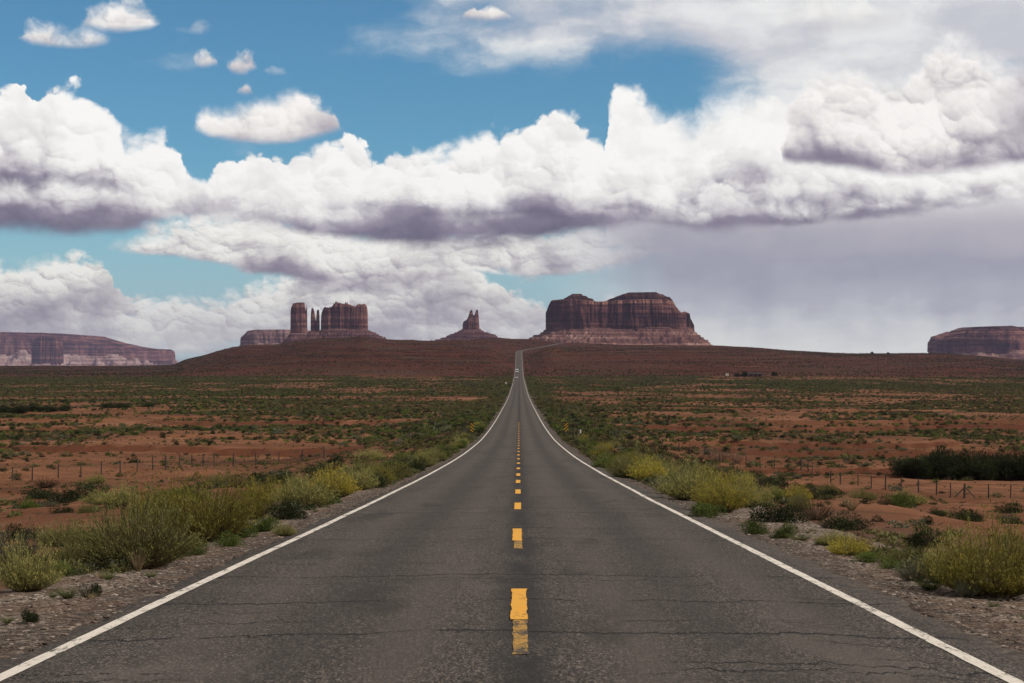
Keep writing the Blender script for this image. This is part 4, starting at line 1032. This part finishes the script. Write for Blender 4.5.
# ---- the plain: nearest bushes one by one, the rest of the scrub as one mass
def dens(x, y):
    r = np.hypot(x, y)
    n = fbm(x / 24, y / 95, seed=81, oct=5, rough=.6); n2 = fbm(x / 90, y / 260, seed=83, oct=4)
    near = .40 * sstep(n, .46, .60) + .045
    midd = .70 * sstep(n + .9 * (n2 - .5), .45, .58) + .03
    far = .85 * sstep(n + .9 * (n2 - .5), .30, .54) + .12
    d = near + (midd - near) * sstep(r, 190, 300) + (far - midd) * sstep(r, 420, 600)
    d = d * (1 - .65 * np.exp(-((r - 720) / 70) ** 2))
    d = d + .7 * np.exp(-((np.abs(x) - 8) / 4.0) ** 2) * sstep(r, 130, 250)
    return d * (np.abs(x - road_x(y)) > np.where(r > 110, 4.6, 7.0))
N0 = 430000
r_ = np.sqrt(rng.uniform(55 ** 2, 1590 ** 2, N0)); a_ = np.radians(rng.uniform(-16.6, 16.6, N0))
X_, Y_ = r_ * np.sin(a_), r_ * np.cos(a_)
# even candidate spacing: one per ~3 square metres over the wedge
keep = rng.uniform(0, 1, N0) < dens(X_, Y_) * np.where(r_ < 500, 1.0, .62)
X_, Y_, r_ = X_[keep], Y_[keep], r_[keep]
Z_ = surf(X_, Y_)
hs_ = rng.uniform(.22, .75, len(X_)) * np.where(rng.uniform(0, 1, len(X_)) < .08, 1.5, 1.0) * np.interp(r_, [55, 200, 500, 1590], [.75, .9, .95, 1.1])
order = np.argsort(-hs_ / r_)
vis = np.abs(np.arctan2(X_, Y_)) < math.radians(14.9)
near_i = [i for i in order if vis[i]][:max(0, 292 - made)]
for i in near_i:
    kind = rng.choice(['olive', 'dark', 'green', 'grey', 'brown'], p=[.26, .36, .14, .12, .12])
    sd_ = 'left' if X_[i] < 0 else 'right'; zone = 'before' if r_[i] < 105 else 'beyond'
    plant(kind, X_[i], Y_[i], hs_[i], f'{TEXT[kind]} dotted on the red plain {zone} the {sd_} fence', f'{TEXT[kind]} plants on the {sd_} plain {zone} the fence', rng.uniform(1.0, 1.7), z=Z_[i])
rest = np.ones(len(X_), bool); rest[near_i] = False
NT = 42000; rt = np.sqrt(rng.uniform(48 ** 2, 420 ** 2, NT)); at_ = np.radians(rng.uniform(-16.6, 16.6, NT)); XT, YT = rt * np.sin(at_), rt * np.cos(at_)
kt = (rng.uniform(0, 1, NT) < .15 + .85 * sstep(fbm(XT / 14, YT / 22, seed=87), .38, .60)) & (np.abs(XT) > 6.6)
XT, YT, rt = XT[kt], YT[kt], rt[kt]; HT = rng.uniform(.05, .2, len(XT)) * np.where(rng.uniform(0, 1, len(XT)) < .15, 1.6, 1)
nv_ = 9000; yv = 26 + 300 * rng.uniform(0, 1, nv_) ** 1.3; xv = rng.choice([-1, 1], nv_) * (np.interp(yv, [25, 50, 80], [5.4, 4.8, 4.5]) + np.abs(rng.normal(0, 1.5, nv_))); gv_ = fbm(xv / 3, yv / 9, seed=89); kv = (rng.uniform(0, 1, nv_) < sstep(gv_, .42, .60)) & ((yv > 50) | (rng.uniform(0, 1, nv_) < .35))
XT = np.concatenate([XT, xv[kv]]); YT = np.concatenate([YT, yv[kv]]); HT = np.concatenate([HT, rng.uniform(.10, .36, kv.sum())]); ZT = surf(XT, YT)
# hillside scrub
N1 = 150000
r2 = np.sqrt(rng.uniform(1570 ** 2, 3510 ** 2, N1)); a2 = np.radians(rng.uniform(-16.6, 16.6, N1)); X2, Y2 = r2 * np.sin(a2), r2 * np.cos(a2)
d2 = .09 + .42 * sstep(fbm(X2 / 90, Y2 / 120, seed=91), .42, .62) ; k2 = (rng.uniform(0, 1, N1) < d2) & (np.abs(X2 - road_x(Y2)) > 5.3)
X2, Y2 = X2[k2], Y2[k2]; Z2 = ground(X2, Y2); h2_ = rng.uniform(.5, 1.15, len(X2))
PX = np.concatenate([X_[rest], X2, XT]); PY_ = np.concatenate([Y_[rest], Y2, YT]); PZ = np.concatenate([Z_[rest], Z2, ZT]); PH = np.concatenate([hs_[rest], h2_, HT])
PR = np.hypot(PX, PY_); n_ = len(PX); u_ = rng.uniform(0, 1, n_)
patch = fbm(PX / 120, PY_ / 160, seed=95, oct=3)
# species: 0-2 olive, 3-5 dark, 6-8 green, 9-11 grey, 12-14 brown
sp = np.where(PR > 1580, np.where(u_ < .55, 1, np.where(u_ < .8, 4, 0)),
     np.where(u_ < .42 + (patch - .5), 0, np.where(u_ < .66 + .6 * (patch - .5), 1, np.where(u_ < .76, 2, np.where(u_ < .88, 3, 4)))))
cols = ['olive', 'dark', 'green', 'grey', 'brown']
m_plain = plant_mat('olive desert scrub', (0.10, 0.080, 0.050), (0.078, 0.078, 0.030), (0.165, 0.155, 0.060))
FARMAT = [m_plain, m_dark, m_green, m_grey, m_brown]
src = bpy.data.collections.new('scrub kinds')
nm = 0
for ci in range(5):
    for vi in range(3):
        v, f, a = leafy(700 + ci * 10 + vi, 150, .8, .62, .15, 6, 8, .55)
        me = mesh_from('scrub_plant', v, f, FARMAT[ci], attrs={'organ': a}); ob = bpy.data.objects.new(f'scrub_{nm:02d}', me); src.objects.link(ob); nm += 1
pm = bpy.data.meshes.new('desert_scrub'); pm.vertices.add(n_)
pm.vertices.foreach_set('co', np.stack([PX, PY_, PZ - .04], 1).astype(np.float32).ravel())
for nme, arr, ty in (('kindno', (sp * 3 + rng.integers(0, 3, n_)).astype(np.int32), 'INT'), ('size', (PH / .8).astype(np.float32), 'FLOAT'), ('turn', rng.uniform(0, 6.28, n_).astype(np.float32), 'FLOAT'), ('girth', rng.uniform(1.0, 1.6, n_).astype(np.float32), 'FLOAT')):
    pm.attributes.new(nme, ty, 'POINT').data.foreach_set('value', arr)
scrub = tag(link('desert_scrub', pm), 'mass of small desert scrub covering the plain and the hills', 'scrub', kind='stuff')
def scatter(obj, coll):
    ng = bpy.data.node_groups.new('scatter plants', 'GeometryNodeTree')
    ng.interface.new_socket('Geometry', in_out='INPUT', socket_type='NodeSocketGeometry'); ng.interface.new_socket('Geometry', in_out='OUTPUT', socket_type='NodeSocketGeometry')
    N = ng.nodes; L = ng.links
    gi, go = N.new('NodeGroupInput'), N.new('NodeGroupOutput'); ip = N.new('GeometryNodeInstanceOnPoints'); ci = N.new('GeometryNodeCollectionInfo')
    ci.inputs[0].default_value = coll; ci.inputs['Separate Children'].default_value = True; ci.inputs['Reset Children'].default_value = True
    def na(nm, ty):
        q = N.new('GeometryNodeInputNamedAttribute'); q.data_type = ty; q.inputs[0].default_value = nm; return q.outputs[0]
    rot = N.new('ShaderNodeCombineXYZ'); L.new(na('turn', 'FLOAT'), rot.inputs[2])
    sc = N.new('ShaderNodeCombineXYZ'); mu = N.new('ShaderNodeMath'); mu.operation = 'MULTIPLY'; s_ = na('size', 'FLOAT'); L.new(s_, mu.inputs[0]); L.new(na('girth', 'FLOAT'), mu.inputs[1])
    L.new(mu.outputs[0], sc.inputs[0]); L.new(mu.outputs[0], sc.inputs[1]); L.new(s_, sc.inputs[2])
    L.new(gi.outputs[0], ip.inputs['Points']); L.new(ci.outputs[0], ip.inputs['Instance']); ip.inputs['Pick Instance'].default_value = True
    L.new(na('kindno', 'INT'), ip.inputs['Instance Index']); L.new(rot.outputs[0], ip.inputs['Rotation']); L.new(sc.outputs[0], ip.inputs['Scale'])
    L.new(ip.outputs[0], go.inputs[0])
    md = obj.modifiers.new('scatter', 'NODES'); md.node_group = ng
scatter(scrub, src)

# ---- loose stones on the shoulders
src2 = bpy.data.collections.new('stone kinds')
m_stone, G = material('loose gravel stone')
oi = Val(G, G.new('ShaderNodeObjectInfo').outputs['Random']); P_ = position(G)
finish(m_stone, G, G.mix(G.noise(P_, 60.0, 3, 0.6) * 0.3, G.ramp(oi, [(0.0, (0.055, 0.042, 0.036)), (0.4, (0.14, 0.105, 0.088)), (0.75, (0.21, 0.165, 0.14)), (1.0, (0.36, 0.30, 0.265))]), (0.08, 0.06, 0.05)), 0.9, spec=0.15)
import bmesh
for i in range(5):
    bm = bmesh.new(); bmesh.ops.create_icosphere(bm, subdivisions=1, radius=1.0); r = np.random.default_rng(800 + i)
    for v in bm.verts: v.co = Vector(v.co) * float(r.uniform(.7, 1.15)); v.co.z *= .62
    me = bpy.data.meshes.new('stone'); bm.to_mesh(me); bm.free(); me.materials.append(m_stone); src2.objects.link(bpy.data.objects.new(f'stone_{i}', me))
ns = 20000; sx = rng.choice([-1, 1], ns); so = 3.88 + rng.beta(1.3, 1.7, ns) * 2.3; sy = 13.5 + 75 * rng.uniform(0, 1, ns) ** 1.5
szz = np.interp(so, [3.85, 4.0, 4.5, 5.5, 6.3, 6.8], [-.10, -.035, -.045, -.09, -.13, -.36]) + road_z(sy)
wx = sx * so; nn = .075 * (fbm(wx / .5, sy / .5, seed=61) - .5) + .035 * (fbm(wx / .12, sy / .12, seed=63) - .5); szz = szz + nn * sstep(so, 4.15, 4.6) + np.where(so < 4.0, .04, 0)
pm = bpy.data.meshes.new('loose_gravel'); pm.vertices.add(ns); pm.vertices.foreach_set('co', np.stack([wx, sy, szz], 1).astype(np.float32).ravel())
for nme, arr, ty in (('kindno', rng.integers(0, 5, ns).astype(np.int32), 'INT'), ('size', (.007 + .027 * rng.uniform(0, 1, ns) ** 3.0).astype(np.float32), 'FLOAT'), ('turn', rng.uniform(0, 6.28, ns).astype(np.float32), 'FLOAT'), ('girth', rng.uniform(.8, 1.5, ns).astype(np.float32), 'FLOAT')):
    pm.attributes.new(nme, ty, 'POINT').data.foreach_set('value', arr)
scatter(tag(link('loose_gravel', pm), 'loose stones strewn over the gravel shoulders', 'gravel', kind='stuff'), src2)
print('individual plants', made + len(near_i) + len(HERO), 'scrub', n_)
# ------------------------------------------------------------------ fences, markers, traffic
def plain(name, rgb, rough=0.7, spec=0.3, metal=0.0, vary=0.25, scale=8.0):
    m, G = material(name); P_ = position(G)
    n = G.noise(P_, scale, 5, 0.6)
    return finish(m, G, G.mix(n, tuple(c * (1 - vary) for c in rgb), tuple(min(1, c * (1 + vary)) for c in rgb)), rough, spec=spec, metal=metal)
m_post = plain('weathered juniper post', (0.085, 0.066, 0.054), 0.95, .1, scale=20)
m_steel = plain('dark steel post', (0.045, 0.040, 0.040), 0.6, .4, .3)
m_wire = plain('rusty fence wire', (0.085, 0.066, 0.055), 0.7, .3, .4)
def fence(label, posts, heights, thick=(), brace=(), rmin=30.0):
    pts = [at(px, py, rmin) for px, py in posts]
    e = bpy.data.objects.new('wire_fence', None); COL.objects.link(e); e.location = pts[0]; tag(e, label, 'fence')
    ox, oy, oz = pts[0]; tops = []
    for k, (x, y, z) in enumerate(pts):
        h = heights if not isinstance(heights, (list, tuple)) else heights[k]
        b = MB(); lx, ly = rng.normal(0, .035, 2); tk = k in thick
        r0 = .10 if tk else .055
        b.tube([(x - ox, y - oy, z - oz - .2), (x - ox + lx * .5, y - oy + ly * .5, z - oz + h * .5), (x - ox + lx, y - oy + ly, z - oz + h)], [r0, r0 * .95, r0 * .85], 7)
        b.build('post', m_post if tk or k % 3 == 0 else m_steel, e)
        tops.append((x - ox + lx, y - oy + ly, z - oz, h))
        if k in brace:
            c = MB(); c.tube([(x - ox + .9, y - oy, z - oz - .1), (x - ox + lx, y - oy + ly, z - oz + h * .8)], .05, 6); c.tube([(x - ox - .9, y - oy, z - oz - .1), (x - ox + lx, y - oy + ly - .06, z - oz + h * .75)], .05, 6)
            c.build('brace', m_post, e)
    for q in (.30, .52, .74, .95):
        b = MB(); P3 = []
        for (x0, y0, z0, h0), (x1, y1, z1, h1) in zip(tops, tops[1:]):
            for t in (0, .25, .5, .75): P3.append((x0 + (x1 - x0) * t, y0 + (y1 - y0) * t, (z0 + h0 * q) * (1 - t) + (z1 + h1 * q) * t - .035 * 4 * t * (1 - t)))
        P3.append((tops[-1][0], tops[-1][1], tops[-1][2] + tops[-1][3] * q))
        b.tube(P3, .006, 4); b.build('wire', m_wire, e)
fence('wire fence crossing the red dirt on the left behind the yellow rabbitbrush', [(12, 482), (32, 481), (58, 479), (81, 478), (101, 475), (120, 474), (137, 472), (152.5, 470), (166, 469.5), (180, 468.5), (192, 467.5), (203, 467), (214, 466.5), (233, 466), (256, 465), (279, 463.5), (302, 461), (324, 459)], 1.15, thick=(8,), brace=())
fence('wire fence with a braced post below the dark thicket on the right', [(812, 478), (830.5, 483), (840, 484.5), (858, 486), (871, 488.5), (885, 489.5), (901, 491), (918, 492.5), (936, 494.5), (950, 497), (964, 498), (988, 499), (1010, 498.5), (1034, 499)], 1.05, thick=(10,), brace=(10,))
fence('older wire fence along the red wash bank on the right', [(645, 444), (662, 447), (679, 452), (690, 455), (704, 458), (720, 463), (733, 466), (746, 467), (760, 468), (774, 468.5), (788, 470), (801, 471), (808, 472)], 1.2, thick=(5, 11), brace=(11,))

# striped object markers at the culvert
m_black = plain('black sheeting', (0.012, 0.012, 0.012), 0.5)
m_mark, G = material('yellow and black diagonal stripes')
tcn = G.new('ShaderNodeTexCoord'); ox_, oy_, oz_ = G.sep(Val(G, tcn.outputs['Object']))
sn = attr(G, 'slant')
st = G.m('FRACT', (oz_ + ox_ * sn) * 2.9 + 20.0)
finish(m_mark, G, G.mix(G.smooth(st, 0.47, 0.53), (0.012, 0.012, 0.012), (0.50, 0.29, 0.025)), 0.55, spec=.3)
def marker(px, py, s, label):
    x, y, z = at(px, py, 120)
    e = bpy.data.objects.new('object_marker', None); COL.objects.link(e); e.location = (x, y, z); tag(e, label, 'road marker')
    b = MB(); b.box((0, .03, .55), (.07, .05, 1.5)); b.build('post', m_steel, e)
    b = MB(); b.box((0, 0, .98), (.40, .012, .95)); o = b.build('striped_panel', m_mark, e, bevel=.004)
    at_ = o.data.attributes.new('slant', 'FLOAT', 'POINT'); at_.data.foreach_set('value', np.full(len(o.data.vertices), float(s), np.float32))
    return x, y, z
marker(472.2, 436.5, 1.0, 'yellow and black diagonally striped marker beside the left edge line')
mx, my, mz = marker(566.2, 436.0, -1.0, 'yellow and black diagonally striped marker beside the right edge line')
# little white-topped post and dark posts next to it
m_wpaint = plain('white painted wood', (0.62, 0.60, 0.57), 0.6, vary=.1)
x, y, z = at(580.3, 440.5, 120)
e = bpy.data.objects.new('marker_post', None); COL.objects.link(e); e.location = (x, y, z); tag(e, 'short dark post with a white top right of the striped marker', 'post')
b = MB(); b.tube([(0, 0, -.2), (0, 0, .75)], .07, 8); b.build('shaft', m_post, e)
b = MB(); b.tube([(0, 0, .75), (0, 0, 1.12)], [.075, .07], 8); b.build('white_top', m_wpaint, e)
for px, py, lb in ((573.5, 440.5, 'leaning dark wooden post between the striped marker and the white-topped post'), (577.2, 440.8, 'dark wooden post just left of the white-topped post')):
    x, y, z = at(px, py, 120); b = MB(); b.tube([(0, 0, -.2), (.03, 0, .6), (.08, .02, 1.15)], [.09, .085, .07], 7); tag(b.build('wooden_post', m_post, None, (x, y, z)), lb, 'post')
x, y, z = at(506, 385.5, 500); b = MB(); b.box((0, 0, .7), (.10, .08, 1.4)); b.box((0, -.05, 1.45), (1.0, .04, .9)); tag(b.build('small_sign', m_wpaint, None, (x, y, z)), 'tiny white sign beside the road left of the two vehicles', 'sign')

# traffic coming up the hill
m_glass = plain('dark car glass', (0.015, 0.017, 0.02), 0.1, .6, vary=.05); m_tyre = plain('tyre rubber', (0.018, 0.018, 0.018), 0.9)
m_head = plain('headlamp glass', (0.75, 0.75, 0.72), 0.15, .6, vary=.05); m_rim = plain('alloy rim', (0.45, 0.45, 0.46), 0.35, .5, .6, vary=.1)
m_cw = plain('white car paint', (0.74, 0.74, 0.73), 0.35, .5, vary=.04); m_cs = plain('silver car paint', (0.60, 0.60, 0.60), 0.35, .5, .1, vary=.06); m_bump = plain('dark bumper plastic', (0.03, 0.03, 0.032), 0.6)
def vehicle(name, label, cat, x, y, paint_, L, W_, prof, roof, wheel_r, axles, glass):
    """prof: side outline of body (y, z), front at y = 0 facing the camera; roof: cabin outline; glass: windscreen corner heights"""
    e = bpy.data.objects.new(name, None); COL.objects.link(e); z = float(road_z(y)) + .075; e.location = (x + float(road_x(y)), y, z); tag(e, label, cat)
    b = MB(); b.prism(prof, -W_ / 2, W_ / 2); b.build('body', paint_, e, bevel=.05)
    b = MB(); n = len(roof); wi = W_ / 2 - .06; wt = W_ / 2 - .20; zt = max(q for _, q in roof)
    vs = [(s * (wi if q < zt - .1 else wt), a, q) for s in (-1, 1) for a, q in roof]
    b.add(vs, [(k, (k + 1) % n, n + (k + 1) % n, n + k) for k in range(n)] + [tuple(range(n - 1, -1, -1)), tuple(range(n, 2 * n))]); b.build('cabin', paint_, e, bevel=.04)
    (ya, za), (yb, zb) = glass
    b = MB(); o = .012; b.add([(-wi + .12, ya - o, za), (wi - .12, ya - o, za), (wt - .06, yb - o, zb), (-wt + .06, yb - o, zb), (-wi + .12, ya + .02, za), (wi - .12, ya + .02, za), (wt - .06, yb + .02, zb), (-wt + .06, yb + .02, zb)], [(0, 1, 2, 3), (7, 6, 5, 4), (0, 4, 5, 1), (1, 5, 6, 2), (2, 6, 7, 3), (3, 7, 4, 0)]); b.build('windscreen', m_glass, e)
    hz_ = prof[1][1]
    for s in (-1, 1):
        b = MB(); b.box((s * (W_ / 2 - .28), -.012, hz_ - .14), (.36, .06, .17)); b.build('headlight', m_head, e, bevel=.02)
    b = MB(); b.box((0, -.03, prof[0][1] + .14), (W_ - .1, .10, .22)); b.box((0, -.015, hz_ - .14), (W_ - 1.1, .05, .18)); b.build('front_bumper', m_bump, e, bevel=.02)
    for ay in axles:
        for s in (-1, 1):
            w = MB(); w.tube([(s * (W_ / 2 - .20), ay, wheel_r), (s * (W_ / 2 + .015), ay, wheel_r)], wheel_r, 18); wo = w.build('wheel', m_tyre, e)
            w = MB(); w.tube([(s * (W_ / 2 + .0), ay, wheel_r), (s * (W_ / 2 + .028), ay, wheel_r)], wheel_r * .62, 14); w.build('rim', m_rim, wo)
ys = np.linspace(900, 2000, 8000)
def y_at(py): return float(ys[np.argmax((HZ - py) / F * ys <= road_z(ys) + .07)]) if py < 377 else float(np.interp(py, [377, 384], [1180, 1000]))
y1_ = 1750.0
for yy in np.linspace(1550, 2700, 4000):
    if HZ - float(road_z(yy)) / yy * F <= 373.0: y1_ = yy; break
vehicle('motorhome', 'white boxy motorhome coming towards the camera, farther of the two vehicles', 'motorhome', -1.75, y1_, m_cw, 7.0, 2.5,
        [(0, .5), (0, 1.25), (.9, 1.5), (1.5, 2.0), (7.2, 2.0), (7.2, .5)], [(1.0, 1.5), (1.35, 2.55), (.75, 2.65), (.9, 3.35), (7.2, 3.4), (7.2, 1.9), (1.5, 1.9)], .42, (1.2, 5.3), ((.98, 1.55), (1.30, 2.45)))
y2_ = y1_
for yy in np.linspace(1150, 2100, 4000):
    if yy > 1200 and HZ - float(road_z(yy)) / yy * F <= 379.0 + 0 * yy: y2_ = yy; break
y2_ = 1440.0
vehicle('silver_car', 'silver grey car coming towards the camera, nearer of the two vehicles', 'car', -1.75, 1440.0, m_cs, 4.5, 1.85,
        [(0, .28), (0, .72), (.2, .84), (1.3, .98), (4.4, 1.0), (4.5, .3)], [(1.15, .96), (1.95, 1.46), (3.3, 1.5), (4.3, 1.02), (4.2, .9), (1.3, .9)], .33, (.9, 3.6), ((1.17, .99), (1.88, 1.42)))

# homestead out on the right, at the foot of the hill
m_wallp = plain('tan plaster', (0.20, 0.13, 0.10), 0.9, .1); m_roof = plain('dark shingle roof', (0.040, 0.032, 0.032), 0.9, .1)
x, y, z = at(755, 377.0, 1000, 1800)
e = bpy.data.objects.new('farm_house', None); COL.objects.link(e); e.location = (x, y, z); tag(e, 'low dark roofed house between two dark trees far out on the right plain', 'house')
b = MB(); b.box((0, 0, 1.0), (12.5, 6, 2.6)); b.build('wall', m_wallp, e)
b = MB(); b.prism([(-3.6, 2.28), (0, 3.7), (3.6, 2.28), (3.6, 2.1), (-3.6, 2.1)], -6, 6); b.build('roof', m_roof, e)
for wx_ in (-3.6, 3.2):
    b = MB(); b.box((wx_, -3.02, 1.25), (1.3, .06, 1.1)); b.build('window', m_glass, e)
b = MB(); b.box((0, -3.03, .85), (1.0, .08, 2.1)); b.build('door', m_bump, e)
x, y, z = at(727, 376.2, 1000, 1800)
e = bpy.data.objects.new('white_trailer', None); COL.objects.link(e); e.location = (x, y, z); tag(e, 'tiny white trailer left of the trees far out on the right plain', 'trailer')
b = MB(); b.box((0, 0, 1.15), (2.2, 1.6, 1.5)); b.build('body', m_cw, e, bevel=.15)
b = MB(); b.box((.3, -.81, 1.3), (.6, .04, .45)); b.build('window', m_glass, e)
for s in (-1, 1):
    w = MB(); w.tube([(.1, s * .62, .26), (.1, s * .78, .26)], .26, 14); w.build('wheel', m_tyre, e)

# small trees: tapered trunk, limbs, and a crown of leaf clumps
m_bark = plain('dark bark', (0.055, 0.040, 0.032), 0.95, .1)
def tree(px, py, h, label, rmin, rmax, seed, group=None):
    x, y, z = at(px, py, rmin, rmax)
    e = bpy.data.objects.new('juniper_tree', None); COL.objects.link(e); e.location = (x, y, z); tag(e, label, 'tree', group)
    r = np.random.default_rng(seed); b = MB(); b.tube([(0, 0, -.3), (.05 * h, 0, h * .35), (.02 * h, .03 * h, h * .75)], [.055 * h, .04 * h, .012 * h], 8)
    for k in range(6):
        a = k * 1.05 + r.uniform(0, .5); z0 = h * r.uniform(.22, .5); b.tube([(.04 * h, 0, z0), (.22 * h * math.cos(a), .22 * h * math.sin(a), z0 + .14 * h), (.34 * h * math.cos(a), .34 * h * math.sin(a), z0 + .3 * h)], [.025 * h, .016 * h, .006 * h], 5)
    b.build('trunk', m_bark, e)
    v, f, a = leafy(seed, 1500, 1.0, .62, .10, 12, 4, .5); v = v * h * np.array([.85, .85, .78]) + np.array([0, 0, h * .18])
    link('crown', mesh_from('crown', v, f, m_dark, attrs={'organ': np.maximum(a, .6)}), e)
tree(737, 378, 5.2, 'dark tree just right of the tiny white trailer on the far plain', 1000, 1800, 901)
tree(744, 378, 6.2, 'taller dark tree left of the low dark roofed house', 1000, 1800, 902)
tree(774, 377, 5.6, 'dark tree right of the low dark roofed house', 1000, 1800, 903)
tree(872, 354.6, 6.0, 'first tiny dark tree standing on the skyline of the right hill', 2800, 3480, 904)
tree(888, 354.8, 5.6, 'second tiny dark tree on the skyline of the right hill, nearer the mesa', 2800, 3480, 905)
